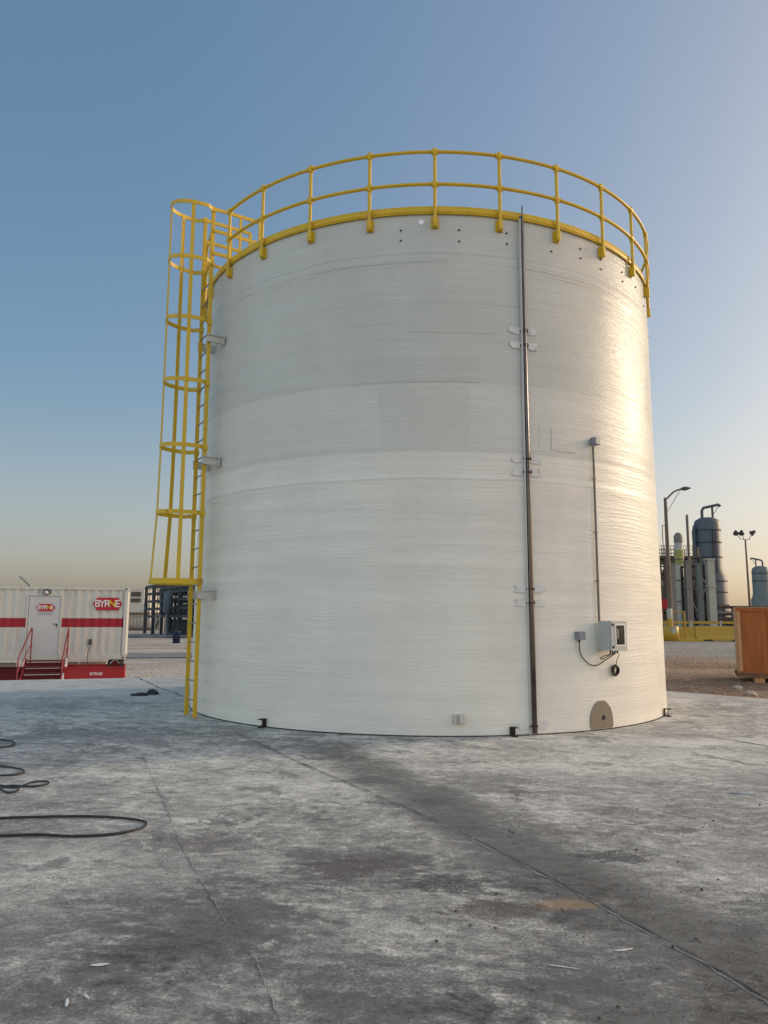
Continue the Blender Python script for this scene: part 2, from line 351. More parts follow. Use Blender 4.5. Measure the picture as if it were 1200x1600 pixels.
    ds = mth('MULTIPLY', rng(sc2, .55, 1.1, 0, .55), rng(patch, .42, .60, .2, 1)); out = mix(ds, out, (.12, .115, .11))
    ls = mth('MULTIPLY', rng(sc1, .75, 1.25, 0, .6), rng(big, .40, .58, .15, 1)); out = mix(ls, out, (.56, .55, .52))
    dust = mth('MULTIPLY', rng(Y, 13.5, 16.5, 0, .75), rng(swirl, .35, .6, .5, 1)); out = mix(dust, out, (.60, .58, .54))
    # single stains: (x, y, rx, ry, colour, strength)
    for (sx, sy, rx, ry, col, st) in ((-.23,5.05,.42,.22,(.10,.085,.08),.75), (.38,4.78,.36,.16,(.06,.06,.06),.8), (1.02,4.45,.17,.10,(.40,.24,.11),.6), (.60,4.35,.30,.14,(.10,.075,.06),.7),
                                     (1.55,5.3,.30,.13,(.05,.055,.06),.8), (.05,3.6,.5,.28,(.11,.11,.11),.5), (.9,3.65,.45,.25,(.12,.12,.12),.5), (-1.3,5.6,.5,.25,(.12,.105,.10),.55), (1.0,7.6,.5,.6,(.12,.12,.12),.55), (2.2,4.3,.4,.35,(.08,.09,.09),.55)):
        dx = mth('DIVIDE', mth('SUBTRACT', X, sx), rx); dy = mth('DIVIDE', mth('SUBTRACT', Y, sy), ry)
        d = mth('SQRT', mth('ADD', mth('MULTIPLY', dx, dx), mth('MULTIPLY', dy, dy)))
        d = mth('ADD', d, mth('MULTIPLY', mth('SUBTRACT', patch, .5), 3.0))
        d = mth('ADD', d, mth('MULTIPLY', mth('SUBTRACT', swirl2, .5), 3.0))
        out = mix(mth('MULTIPLY', rng(d, .55, 1.05, st, 0), rng(grit, .62, .5, .45, 1)), out, col)
    gr = rng(micro, .56, .68, 0, .45); out = mix(gr, out, (.07, .07, .07))
    out = mix(rng(grit, .60, .70, 0, .55), out, (.56, .55, .51)); out = mix(rng(grit, .40, .32, 0, .55), out, (.07, .068, .066))
    l.new(out, p.inputs['Base Color'])
    l.new(rng(v, .3, .7, .62, .9), p.inputs['Roughness'])
    h = mth('ADD', mth('MULTIPLY', swirl, 1.3), mth('ADD', mth('MULTIPLY', swirl2, .7), mth('ADD', mth('MULTIPLY', grit, .35), mth('MULTIPLY', micro, .15))))
    b = n.new('ShaderNodeBump'); b.inputs['Strength'].default_value = .75; b.inputs['Distance'].default_value = .02
    l.new(h, b.inputs['Height']); l.new(b.outputs[0], p.inputs['Normal'])
    return m
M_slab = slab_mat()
def soil_mat():
    m = bpy.data.materials.new('desert_soil'); m.use_nodes = True; n = m.node_tree.nodes; l = m.node_tree.links; p = n['Principled BSDF']
    p.inputs['Roughness'].default_value = .95; p.inputs['Specular IOR Level'].default_value = .1
    tc = n.new('ShaderNodeTexCoord')
    def noi(s, det=6, st=(1,1,1)):
        a = n.new('ShaderNodeMapping'); a.inputs['Scale'].default_value = st; l.new(tc.outputs['Object'], a.inputs[0])
        z = n.new('ShaderNodeTexNoise'); z.inputs['Scale'].default_value = s; z.inputs['Detail'].default_value = det; z.inputs['Roughness'].default_value = .65; l.new(a.outputs[0], z.inputs[0]); return z.outputs[0]
    def rng(v, a, b, c=0, d=1):
        q = n.new('ShaderNodeMapRange'); l.new(v, q.inputs[0])
        for k, val in zip((1,2,3,4), (a, b, c, d)): q.inputs[k].default_value = val
        return q.outputs[0]
    sep = n.new('ShaderNodeSeparateXYZ'); l.new(tc.outputs['Object'], sep.inputs[0])
    r1 = n.new('ShaderNodeValToRGB'); e = r1.color_ramp.elements; e[0].position = .3; e[0].color = (.23,.14,.085,1); e[1].position = .66; e[1].color = (.52,.37,.24,1)
    l.new(noi(.35, 8, (.5,1,1)), r1.inputs[0])
    r2 = n.new('ShaderNodeValToRGB'); e = r2.color_ramp.elements; e[0].position = .3; e[0].color = (.29,.25,.205,1); e[1].position = .7; e[1].color = (.48,.425,.35,1)
    l.new(noi(.5, 8, (.3,1,1)), r2.inputs[0])
    r3 = n.new('ShaderNodeValToRGB'); e = r3.color_ramp.elements; e[0].position = .35; e[0].color = (.40,.31,.24,1); e[1].position = .6; e[1].color = (.60,.52,.43,1)
    l.new(noi(.4, 9, (.35,1,1)), r3.inputs[0])
    mx = n.new('ShaderNodeMixRGB'); l.new(rng(sep.outputs['Y'], 28, 33), mx.inputs[0]); l.new(r1.outputs[0], mx.inputs[1]); l.new(r2.outputs[0], mx.inputs[2])
    m2 = n.new('ShaderNodeMixRGB'); l.new(rng(sep.outputs['X'], -2, 6), m2.inputs[0]); l.new(r3.outputs[0], m2.inputs[1]); l.new(mx.outputs[0], m2.inputs[2])
    gv = n.new('ShaderNodeTexVoronoi'); gv.inputs['Scale'].default_value = 9; l.new(tc.outputs['Object'], gv.inputs[0])
    m3 = n.new('ShaderNodeMixRGB'); m3.blend_type = 'MULTIPLY'; m3.inputs[0].default_value = .45; l.new(m2.outputs[0], m3.inputs[1]); l.new(gv.outputs['Color'], m3.inputs[2])
    hsn = n.new('ShaderNodeHueSaturation'); hsn.inputs['Saturation'].default_value = .0; l.new(gv.outputs['Color'], hsn.inputs['Color']); l.new(hsn.outputs[0], m3.inputs[2])
    l.new(m3.outputs[0], p.inputs['Base Color'])
    b = n.new('ShaderNodeBump'); b.inputs['Strength'].default_value = .8; b.inputs['Distance'].default_value = .06
    ad = n.new('ShaderNodeMath'); l.new(noi(6, 6), ad.inputs[0]); l.new(gv.outputs['Distance'], ad.inputs[1]); l.new(ad.outputs[0], b.inputs['Height']); l.new(b.outputs[0], p.inputs['Normal'])
    return m
M_soil = soil_mat()

# ------------------------------------------------------------------ ground
def sst(a, b, x): t = max(0, min(1, (x-a)/(b-a))); return t*t*(3-2*t)
def lerp(a, b, t): return a+(b-a)*t
def gz(x, y):
    r = lerp(-.30, .18, sst(15, 44, y)); r = lerp(r, -.1, sst(55, 120, y))
    lf = lerp(-.45, -.85, sst(18, 25, y)); lf = lerp(lf, -.55, sst(40, 66, y)); lf = lerp(lf, -.45, sst(80, 150, y))
    k = sst(-3, 8, x); z = lerp(lf, r, k)
    z += noise.noise(Vector((x*.25, y*.25, 0)))*.09 + noise.noise(Vector((x*1.1, y*1.1, 3)))*.035
    return min(z, -.12) if y < 23 else z
def axis(marks):
    o = []
    for a, b, st in marks:
        n = max(1, int(round((b-a)/st))); o += [a+(b-a)*i/n for i in range(n)]
    return o+[marks[-1][1]]
gx = axis([(-4000,-500,700), (-500,-120,40), (-120,-45,6), (-45,50,.6), (50,130,5), (130,500,40), (500,4000,700)])
gy = axis([(-4000,-300,740), (-300,-30,30), (-30,12,4), (12,60,.5), (60,130,2.5), (130,500,40), (500,8000,1500)])
g = MB(); nx = len(gx)
g.add([(x, y, gz(x, y)) for y in gy for x in gx], [(j*nx+i, j*nx+i+1, (j+1)*nx+i+1, (j+1)*nx+i) for j in range(len(gy)-1) for i in range(nx-1)], True)
structure(g.build('ground', M_soil))
# slab outline and its thickness, with grooves cut for joints modelled as real narrow gaps
outline = [(-70, -.4), (1.24, 21.5), (7.54, 15.05), (24.5, -2.4), (24.5, -30), (-70, -30)]
b = MB(); n_ = len(outline)
b.add([(x, y, 0) for x, y in outline]+[(x, y, -.5) for x, y in outline],
      [tuple(range(n_))]+[(i, (i+1) % n_, (i+1) % n_+n_, i+n_) for i in range(n_)])
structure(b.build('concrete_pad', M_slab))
def strip(name, pts, wid, z, m, jit=0.0, kind='structure', h=None):
    s = MB(); vs = []; P = [Vector((p[0], p[1], 0)) for p in pts]
    for i, p in enumerate(P):
        d = (P[min(i+1, len(P)-1)]-P[max(i-1, 0)]).normalized(); nn = Vector((-d.y, d.x, 0)); ww = wid*(1+random.uniform(-jit, jit))/2
        zz = z if not callable(z) else z(p.x, p.y)
        vs += [(p.x+nn.x*ww, p.y+nn.y*ww, zz), (p.x-nn.x*ww, p.y-nn.y*ww, zz)]
    s.add(vs, [(2*i, 2*i+1, 2*i+3, 2*i+2) for i in range(len(P)-1)])
    o = s.build(name, m); o['kind'] = kind; return o
def gp(px, py, z=0.0):
    r = ray(px, py); t = (z-CAM_Z)/r.z; return (r.x*t, r.y*t)
def wobble(pp, step, amp):
    o = []
    for a, c in zip(pp, pp[1:]):
        L = math.hypot(c[0]-a[0], c[1]-a[1]); k = max(1, int(L/step))
        for i in range(k):
            t = i/k; o.append((lerp(a[0], c[0], t)+random.gauss(0, amp), lerp(a[1], c[1], t)+random.gauss(0, amp)))
    return o+[pp[-1]]
M_crack = mat('crack_dark', (.06, .058, .055), .9, var=.4, vscale=15)
M_crackl = mat('crack_edge', (.30, .29, .27), .9, var=.4, vscale=15)
M_joint = mat('joint_filler', (.10, .096, .092), .9, var=.5, vscale=10)
M_jointl = mat('joint_ridge', (.24, .235, .22), .9, var=.5, vscale=9)
cr_pts = wobble([gp(*q) for q in ((222,1180),(262,1270),(280,1320),(322,1392),(352,1440),(400,1505),(414,1545),(437,1597),(450,1640))], .035, .004)
_i = 0
while _i < len(cr_pts)-3:                # the crack opens and closes along its way
    _k = random.randint(5, 12); strip('crack', cr_pts[_i:_i+_k+1], random.uniform(.0016, .0034), .004, M_crack, .8)
    if random.random() < .7: strip('crack', [(x+.006, y+.001) for x, y in cr_pts[_i:_i+_k]], .004, .0035, M_crackl, .9)
    _i += _k+(1 if random.random() < .35 else 0)
j_pts = [gp(*q) for q in ((372,1146),(470,1192),(560,1230),(700,1290),(820,1350),(960,1424),(1080,1490),(1200,1560),(1330,1640))]
strip('pad_joint', wobble(j_pts, .06, .004), .010, .004, M_joint, .8)
strip('pad_joint', [(x-.028, y-.01) for x, y in wobble(j_pts, .06, .007)], .008, .0035, M_jointl, .95)
strip('pad_joint', wobble([gp(*q) for q in ((1046,1148),(1120,1153),(1200,1166),(1400,1195))], .2, .004), .018, .004, M_joint, .8)
strip('pad_joint', wobble([gp(*q) for q in ((212,1057),(250,1075),(292,1090))], .2, .01), .03, .004, M_joint, .8)

# ------------------------------------------------------------------ the tank
TC = Vector((.7834, 14.55, 0)); RB, H = 4.30, 7.50
tank = thing('storage_tank', 'large round white fibreglass storage tank standing on the concrete pad', 'tank', TC)
s = MB(); n = 220; NZ = 150; RT = 4.255; vs = []
def tank_r(z, a=0):
    r = RB+(RT-RB)*z/H
    r += .004*noise.noise(Vector((z*7, 1.5, math.sin(a)*.6))) + .003*noise.noise(Vector((z*2, math.cos(a)*1.2, math.sin(a)*1.2)))
    for zc, d, wd in ((6.72, .010, .05), (6.60, .012, .03), (3.86, -.006, .02), (3.45, .008, .05)): r += d*math.exp(-((z-zc)/wd)**2)
    return r
for j in range(NZ+1):
    z = .012+(H-.012)*j/NZ
    for i in range(n):
        a = 2*math.pi*i/n; rr = tank_r(z, a); vs.append((rr*math.sin(a), -rr*math.cos(a), z))
s.add(vs, [(j*n+i, j*n+(i+1) % n, (j+1)*n+(i+1) % n, (j+1)*n+i) for j in range(NZ) for i in range(n)], True)
s.lathe([(RT, H), (RT-.03, H), (RT-.03, H-.12)], n=96)
shell = s.build('shell', M_tank, tank)
MB().lathe([(RT-.032, H-.10), (2.5, H+.06), (.0, H+.15)], n=96).build('roof', M_tank, tank)
MB().lathe([(RB-.05, 0.0), (RB+.012, 0.0), (RB+.008, .014), (RB-.05, .014)], n=120).build('base_seal', M_gasket, tank)
sb_ = MB().lathe([(RT+.004, H-.095), (RT+.018, H-.095), (RT+.018, H+.025), (RT-.05, H+.025), (RT-.05, H+.012), (RT+.004, H+.012)], n=160)
sb_.lathe([(RT+.018, H-.099), (RT+.034, H-.099), (RT+.034, H-.087), (RT+.018, H-.087)], n=160)
sb_.build('rim_band', M_yel, tank)
def tpatch(t0, t1, z0, z1, m, name='laminate_patch', pr=.0005, jit=.006):
    zc = (z0+z1)/2; r = RB+(RT-RB)*zc/H
    s = MB(); s.arc_sheet(r-.02, r+pr+.004, R(t0), R(t1), z0, z1, max(4, int((t1-t0)*1.2)), jit); return s.build(name, m, tank)
M_patchu = tank_mat('laminate_patch_upper', .96)
tpatch(-17, 7.6, 4.87, 5.27, M_patchu); tpatch(-11.3, 5.6, 3.93, 4.80, M_patchu)
tpatch(-6, 11, 5.6, 6.3, mat_u := tank_mat('laminate_patch_upper2', .98)); tpatch(-22, -8, 5.75, 6.25, mat_u)
tpatch(-4, 4.5, 2.55, 3.2, M_tank)
tpatch(22.4, 28.1, 3.955, 4.291, M_tank, pr=.006); tpatch(19.6, 22.1, 3.93, 4.30, M_tank, pr=.001)
# cut-out patch at the base, with the pipe stub hole
s = MB(); cen = 32.5; pts = []
for i in range(36):
    a = math.pi*i/35; pts.append((3.15*math.cos(a), .045+.36*math.sin(a)**.75*(1+.02*random.uniform(-1, 1))))
pts = [(x, z) for x, z in pts] + [(-2.7, .02), (2.7, .02)]
fr = [(RB+.010)]; ring = []
vs = [( (RB+.012)*math.sin(R(cen+x)), -(RB+.012)*math.cos(R(cen+x)), z) for x, z in pts]; k = len(vs)
vs += [( (RB+.012)*math.sin(R(cen)), -(RB+.012)*math.cos(R(cen)), .17)]
vs2 = [(x*.99, y*.99, z) for x, y, z in vs[:k]]; vs += vs2
s.add(vs, [(i, (i+1) % k, k) for i in range(k)]+[(i, (i+1) % k, k+1+(i+1) % k, k+1+i) for i in range(k)])
co = s.build('cutout_patch', M_cut, tank)
s = MB(); hc = Vector((math.sin(R(32.9)), -math.cos(R(32.9)), 0)); s.cyl(hc*(RB-.02)+Vector((0,0,.17)), hc*(RB+.0155)+Vector((0,0,.17)), .036, 20); s.build('drain_hole', M_gasket, co)
# bolts around the rim
def bolt(th, z, m=M_dark, r=.014, name='bolt', pr=.012):
    d = Vector((math.sin(R(th)), -math.cos(R(th)), 0)); rr = RB+(RT-RB)*z/H
    return MB().cyl(d*(rr-.01)+Vector((0,0,z)), d*(rr+pr)+Vector((0,0,z)), r, 8).build(name, m, tank)
for th, zs in ((-7.5,(7.17,7.01)), (3.95,(7.165,6.99)), (13.65,(7.18,7.01)), (23.7,(7.02,)), (31.5,(7.2,7.05)), (37.8,(7.16,7.0)), (46.5,(7.16,7.0)), (54,(7.1,)), (61,(6.95,)), (69,(6.6,))):
    for z in zs: bolt(th, z)
bolt(-3.5, 7.28, mat('plug_white', (.9, .9, .9), .4, var=.01), .042, 'white_plug', .014)
# lifting lug
lg = MB(); e0 = bpy.data.objects.new('lug', None)
LM = Matrix.Rotation(R(2.9), 4, 'Z')
lg.box((0, -RB-.012, .232), (.16, .03, .13), LM, .004); lg.box((-.045, -RB-.045, .235), (.018, .05, .12), LM); lg.box((.03, -RB-.045, .235), (.05, .05, .12), LM, .006)
lg.build('lug', M_whitefrp, tank); bpy.data.objects.remove(e0)

# ------------------------------------------------------------------ guard railing
rail = thing('guard_railing', 'yellow tubular guard railing bolted round the rim of the white tank', 'railing', TC+Vector((0, 0, H)))
RR, ZT, ZM = 4.315, 8.355-H, 7.845-H; PH = -.82; ST = 360/28
def arcpts(r, z, a0, a1, k): return [(r*math.sin(R(a0+(a1-a0)*i/k)), -r*math.cos(R(a0+(a1-a0)*i/k)), z) for i in range(k+1)]
A0, A1 = PH-4*ST, PH+23*ST
MB().tube(arcpts(RR, ZT, A0, A1, 200), .0265, 10).build('top_rail', M_yel, rail)
MB().tube(arcpts(RR, ZM, A0, A1, 200), .0265, 10).build('mid_rail', M_yel, rail)
p0 = MB().cyl((0, -RR, -.30), (0, -RR, ZT), .0255, 14)
for z in (ZT, ZM):
    p0.cyl((0, -RR, z-.055), (0, -RR, z+.045), .036, 14); p0.tube([(-.06, -RR, z), (.06, -RR, z)], .036, 12)
post = p0.build('post', M_yel, rail)
bb = MB().box((0, -RR+.005, -.235), (.062, .075, .16), bev=.012); bb.box((0, -RR+.047, -.235), (.115, .02, .17), bev=.006)
for sx in (-.04, .04): bb.cyl((sx, -RR+.04, -.235), (sx, -RR+.022, -.235), .012, 8)
brk = bb.build('bracket', M_yel, post)
for k in range(-4, 24):
    o = post if k == -4 else copy_tree(post, rail)
    o.rotation_euler = (0, 0, R(PH+k*ST))

# ------------------------------------------------------------------ caged ladder
LTH = R(-57.5); LR = 4.52
lad = thing('caged_ladder', 'tall yellow ladder with safety cage on the left side of the tank', 'ladder', TC+Vector((LR*math.sin(LTH), -LR*math.cos(LTH), 0)), LTH)
# local axes: x along the rungs (tangent), -y outwards from the tank, z up
HW = .205
for sx in (-1, 1):
    z1 = 8.42
    MB().box((sx*HW, 0, z1/2+.002), (.026, .065, z1-.004), bev=.005).build('stringer', M_yel, lad)
rung = MB().cyl((-HW+.005, 0, 0), (HW-.005, 0, 0), .0125, 8).build('rung', M_rung, lad); rung.location.z = .26
for i in range(1, 24):
    o = rung.copy(); C.objects.link(o); o.location.z = .26+i*.298
def hoop_pts(flare, n=36):
    P = [(HW, -.0)]
    a, b_ = .30*flare, .66*(1+(flare-1)*.35)
    for i in range(n+1):
        t = math.pi*i/n; P.append((a*math.cos(t)**1 if True else 0, -(.12+(b_-.12)*math.sin(t)**.85)))
    P.append((-HW, 0)); return P
def flat_hoop(flare, z, hgt=.055, th=.012):
    P = [Vector((x, y, 0)) for x, y in hoop_pts(flare)]; vs = []; N = len(P)
    for i, p in enumerate(P):
        d = (P[min(i+1, N-1)]-P[max(i-1, 0)]).normalized(); nn = Vector((d.y, -d.x, 0))*th/2
        for q in (p-nn, p+nn):
            for dz in (-hgt/2, hgt/2): vs.append((q.x, q.y, z+dz))
    fs = []
    for i in range(N-1):
        q, r_ = i*4, i*4+4
        fs += [(q, r_, r_+1, q+1), (q+2, q+3, r_+3, r_+2), (q+1, r_+1, r_+3, q+3), (q, q+2, r_+2, r_)]
    fs += [(0, 1, 3, 2), (N*4-4, N*4-2, N*4-1, N*4-3)]
    return MB().add(vs, fs)
for z, fl in ((8.40, 1), (7.44, 1), (6.40, 1), (5.35, 1), (4.27, 1.01), (3.19, 1.06), (2.10, 1.30)):
    hb = flat_hoop(fl, z, .066 if z > 2.5 else .085)
    for sx in (-1, 1): hb.box((sx*(HW+.006), .004, z), (.055, .075, .085))
    hb.build('cage_hoop', M_yel, lad)
def strap_at(u):                      # u: parameter on the hoop 0..1
    z_fl = ((8.40,1),(7.44,1),(6.40,1),(5.35,1),(4.27,1.01),(3.19,1.06),(2.08,1.30)); out = []
    for z, fl in z_fl:
        a, b_ = .30*fl, .66*(1+(fl-1)*.35); t = math.pi*u
        out.append((Vector((a*math.cos(t), -(.12+(b_-.12)*math.sin(t)**.85), z)), Vector((math.cos(t), -math.sin(t)*.7, 0)).normalized()))
    return out
for u in (.13, .5, .87):
    sp = strap_at(u); vs = []
    for p, nn in sp:
        tt = Vector((-nn.y, nn.x, 0)); 
        for a in (-.031, .031):
            for c in (-.018, -.003): vs.append(p+tt*a+nn*c)
    fs = []
    N = len(sp)
    for i in range(N-1):
        q, r_ = i*4, i*4+4
        fs += [(q, r_, r_+1, q+1), (q+2, q+3, r_+3, r_+2), (q+1, r_+1, r_+3, q+3), (q, q+2, r_+2, r_)]
    fs += [(0, 1, 3, 2), (N*4-4, N*4-2, N*4-1, N*4-3)]
    MB().add(vs, fs).build('cage_strap', M_yel, lad)
for z in (6.12, 4.06, 1.90):
    for sx in (-1, 1):
        s = MB(); s.box((sx*(HW+.026), .10, z), (.012, .28, .13)); s.box((sx*(HW+.045), .10, z+.060), (.04, .28, .010)); s.box((sx*(HW+.045), .10, z-.060), (.04, .28, .010))
        s.box((sx*(HW+.06), .225, z), (.10, .012, .16)); s.cyl((sx*(HW+.026), -.005, z), (sx*(HW+.04), -.005, z), .012, 8)
        s.build('standoff_bracket', M_whitefrp, lad)
for sx in (-1, 1):                    # walk-through extension over the rim
    s = MB(); xx = sx*(HW+.02)
    for z in (8.41, 8.02, 7.62): s.box((xx, .42, z), (.022, .84, .055))
    s.box((xx, .84, 7.99), (.03, .05, .86)); s.box((xx, .48, 7.97), (.03, .04, .80))
    s.build('walkthrough_rail', M_yel, lad)

# ------------------------------------------------------------------ gauge pipe and wall fittings
def wall(name, label, cat, th, z, r=None, group=None):
    rr = (RB+(RT-RB)*z/H) if r is None else r
    return thing(name, label, cat, TC+Vector((rr*math.sin(R(th)), -rr*math.cos(R(th)), z)), R(th), group)
gpz = wall('gauge_pipe', 'tall dark steel pipe running up the front of the tank', 'pipe', 16.8, 0, RB)
lean = -(RB-RT)
MB().tube([(0, -.055, .03), (0, -.055+.045*.5, 3.7), (0, -.01, 7.47)], .033, 16).build('pipe', M_steel, gpz)
MB().box((-.050, .020, 3.70), (.012, .05, 7.40)).build('backing_strip', M_whitefrp, gpz)
gpz.children[-1].rotation_euler = (R(-.34), 0, 0)
for o in gpz.children:
    if o.name.startswith('backing'):
        o.location = (0, -.026, 0)
MB().cyl((0, -.005, 7.45), (0, -.005, 7.62), .012, 8).build('tip_rod', M_cond, gpz)
M_padw = mat('lap_pad', (.66, .655, .63), .45, var=.1, vscale=9, bump=.5, bscale=30, dirt=(.12,.11,.10), dscale=14, dlo=.60, dhi=.66)
for z in (5.69, 5.47, 3.79, 3.60, 1.96, 1.77, .12):
    s = MB(); yy = .045*z/H
    for sx in (-1, 1):
        P = []
        for i in range(16):
            t = 2*math.pi*i/16; rx = .085*(1+.22*math.sin(3*t+z)+.12*random.uniform(-1, 1)); rz_ = .050*(1+.2*random.uniform(-1, 1))
            P.append((sx*.135+rx*max(-1, min(1, 1.3*math.cos(t))), z+rz_*max(-1, min(1, 1.3*math.sin(t)))))
        s.prism(P, .03, Matrix.Translation((0, -.012+yy, 0)))
    pad = s.build('clamp_pad', M_padw, gpz)
    s = MB(); s.tube([(.040*math.cos(t), -.055+yy-.040*math.sin(t), z) for t in [math.pi*i/10 for i in range(11)]], .007, 6)
    s.box((0, -.005+yy, z), (.13, .035, .028)); s.build('u_bolt', M_dark, pad)

jb = wall('junction_box', 'small grey junction box high up, above the thin conduit', 'box', 32.57, 4.158)
MB().box((0, -.075, 0), (.105, .105, .115), bev=.006).build('housing', M_jb, jb)
MB().box((0, -.13, 0), (.09, .008, .10), bev=.003).build('lid', M_boxgrey, jb)
MB().box((0, -.012, 0), (.05, .03, .07)).build('mount', M_dark, jb); MB().cyl((0, -.06, -.06), (0, -.06, -.085), .018, 10).build('gland', M_white, jb)
cd = wall('conduit', 'thin grey conduit running down from the upper junction box', 'pipe', 32.4, 0, RB)
cd.rotation_euler.x = 0
MB().tube([(.012, -.035+.0235, 4.09), (0, -.035+.012, 2.9), (-.012, -.035, 1.50)], .018, 10).build('tube', M_cond, cd)
for z in (3.6, 2.8, 2.1): MB().box((0, -.018, z), (.07, .02, .02)).build('saddle_clip', M_cond, cd)

cb = wall('control_cabinet', 'grey control cabinet with dark window mounted low on the tank', 'cabinet', 33.6, 1.115, RB-.005)
s = MB(); s.box((-.015, -.04, .20), (.24, .09, .36)); s.build('mounting_frame', M_whitefrp, cb)
MB().box((0, -.17, .205), (.32, .20, .41), bev=.008).build('housing', M_boxgrey, cb)
dr = MB().box((.002, -.286, .205), (.33, .026, .42), bev=.006).build('door', M_boxgrey, cb)
s = MB(); 
for a, c_, d_ in (((.02, .205+.155), None, (.215, .02)), ((.02, .205-.135), None, (.215, .02)), ((-.078, .215), None, (.02, .27)), ((.118, .215), None, (.02, .27))): s.box((a[0], -.302, a[1]), (d_[0], .008, d_[1]))
s.build('window_frame', M_white, dr)
MB().box((.02, -.3005, .215), (.18, .004, .27)).build('window', M_glass, dr)
s = MB().box((-.03, -.3035, .235), (.04, .003, .13))
s.build('readout', M_cols, dr)
for z in (.36, .05): MB().box((-.135, -.305, z), (.022, .016, .035), bev=.003).build('latch', M_dark, dr)
for x in (-.08, -.03, .02, .07): MB().cyl((x, -.20, 0.0), (x, -.20, -.045), .013, 8).build('gland', M_dark, cb)

sj = wall('junction_box', 'small slate-blue junction box left of the grey control cabinet', 'box', 27.23, 1.32)
MB().box((0, -.045, 0), (.125, .085, .115), bev=.006).build('housing', M_jb, sj)
MB().box((0, -.091, 0), (.115, .008, .105), bev=.003).build('lid', M_jb, sj)
MB().cyl((-.02, -.045, -.055), (-.02, -.045, -.09), .014, 8).build('gland', M_dark, sj)

def cab(pts, r, name, label, group=None):
    P = [Vector(p) for p in pts]; out = []
    for i in range(len(P)-1):
        a, b_, c_, d_ = P[max(i-1, 0)], P[i], P[i+1], P[min(i+2, len(P)-1)]
        for k in range(8):
            t = k/8; out.append(.5*((2*b_)+(c_-a)*t+(2*a-5*b_+4*c_-d_)*t*t+(3*b_-a-3*c_+d_)*t**3))
    out.append(P[-1]); o = MB().tube(out, r, 8).build(name, M_blk); return tag(o, label, 'cable', group)
def wp(th, z, off=.03): rr = RB-.006*z+off; return TC+Vector((rr*math.sin(R(th)), -rr*math.cos(R(th)), z))
cab([wp(26.9,1.23,.045), wp(27.4,1.06), wp(29.2,.93), wp(31.3,.90), wp(33.2,.98,.08), wp(34.1,1.07,.19)], .0075, 'signal_cable', 'thin black cable looping from the slate-blue box to the cabinet')
cab([wp(33.4,1.07,.19), wp(32.7,1.0,.08), wp(32.0,.99,.05), wp(32.6,1.03,.08), wp(33.9,1.07,.19)], .0065, 'signal_cable', 'short black cable loop hanging under the grey control cabinet')
ck = wall('cable_coil', 'black coil of spare cable hanging below the control cabinet', 'cable', 36.5, .827)
s = MB()
for k in range(7):
    rr = .066+random.uniform(-.006, .009); cz = -.012+random.uniform(-.012, .010); cx_ = random.uniform(-.008, .008); yy = -.018-.006*k
    s.tube([(cx_+rr*math.cos(t), yy+random.uniform(-.001, .001), cz+rr*math.sin(t)) for t in [2*math.pi*i/28 for i in range(28)]], .0075, 6, closed=True)
s.build('coil', M_blk, ck)
MB().tube([(-.01, -.05, .04), (-.015, -.08, .14), (-.02, -.13, .23)], .006, 6).build('tail', M_blk, ck)

def anchor(th, label, flip, group='steel anchor clips around the tank base'):
    a = wall('anchor_clip', label, 'anchor', th, 0, RB+.012, group)
    s = MB(); hh = .115; ln = .075
    s.box((0, -.008, hh/2+.006), (ln, .014, hh)); s.box((0, -.052, hh+.003), (ln, .105, .012)); s.box((0, -.052, .0075), (ln, .105, .012))
    s.build('channel', M_dark, a)
    MB().cyl((0, -.06, .012), (0, -.06, .036), .013, 6).build('anchor_bolt', M_dark, a); return a
anchor(-35, 'dark steel anchor clip at the tank foot near the yellow ladder', 1)
anchor(12.7, 'dark steel anchor clip at the tank foot left of the gauge pipe', -1)
anchor(60.3, 'dark steel anchor clip at the right edge of the tank foot', -1)
for k in (108, 156): anchor(k, 'dark steel anchor clip at the back of the tank foot', 1)

# ------------------------------------------------------------------ cables, rags and litter on the pad
def floor_cable(px, r, label, z0=0.0, closed=False, name='extension_cable'):
    P = [gp(*q) for q in px]; return cab([(x, y, r+.001+random.uniform(0, .004)+z0) for x, y in P], r, name, label, 'black cables lying on the concrete pad')
floor_cable([(-60,1283),(0,1281),(60,1279),(130,1278),(190,1281),(224,1286),(226,1293),(205,1301),(165,1307),(110,1309),(60,1307),(0,1308),(-70,1309)], .010, 'long black cable loop reaching furthest across the pad at lower left')
floor_cable([(-50,1222),(0,1229),(28,1232),(50,1224),(72,1223),(74,1227),(50,1231),(20,1229),(0,1233),(12,1240),(28,1237),(20,1230),(-40,1238)], .009, 'black cable with two flat loops, just behind the longest loop')
floor_cable([(-50,1196),(0,1199),(24,1202),(37,1206),(32,1211),(10,1213),(-50,1214)], .009, 'black cable with a single narrow loop at left edge, second from tank shadow')
floor_cable([(-50,1156),(0,1157),(16,1159),(23,1163),(14,1168),(0,1170),(-50,1180)], .009, 'black cable end loop lying farthest back in the tank shadow')
def rag(px, py, sx, sy, h, label):
    x, y = gp(px, py); bm = bmesh.new(); bmesh.ops.create_icosphere(bm, subdivisions=4, radius=1)
    for v in bm.verts:
        q = v.co.copy(); f = 1+.45*noise.noise(q*1.7+Vector((px, 0, 0)))+.2*noise.noise(q*4)
        v.co = Vector((q.x*sx*f, q.y*sy*f, max(0, q.z)*h*f*(1+.5*noise.noise(q*3+Vector((9, px, 0))))+.002))
    me = bpy.data.meshes.new('rag'); bm.to_mesh(me); bm.free(); me.polygons.foreach_set('use_smooth', [True]*len(me.polygons)); me.materials.append(M_blk)
    o = bpy.data.objects.new('rag', me); C.objects.link(o); o.location = (x, y, 0); return tag(o, label, 'rag')
rag(217, 1087, .15, .10, .05, 'flat black rag on the pad left of the ladder foot, left one of two')
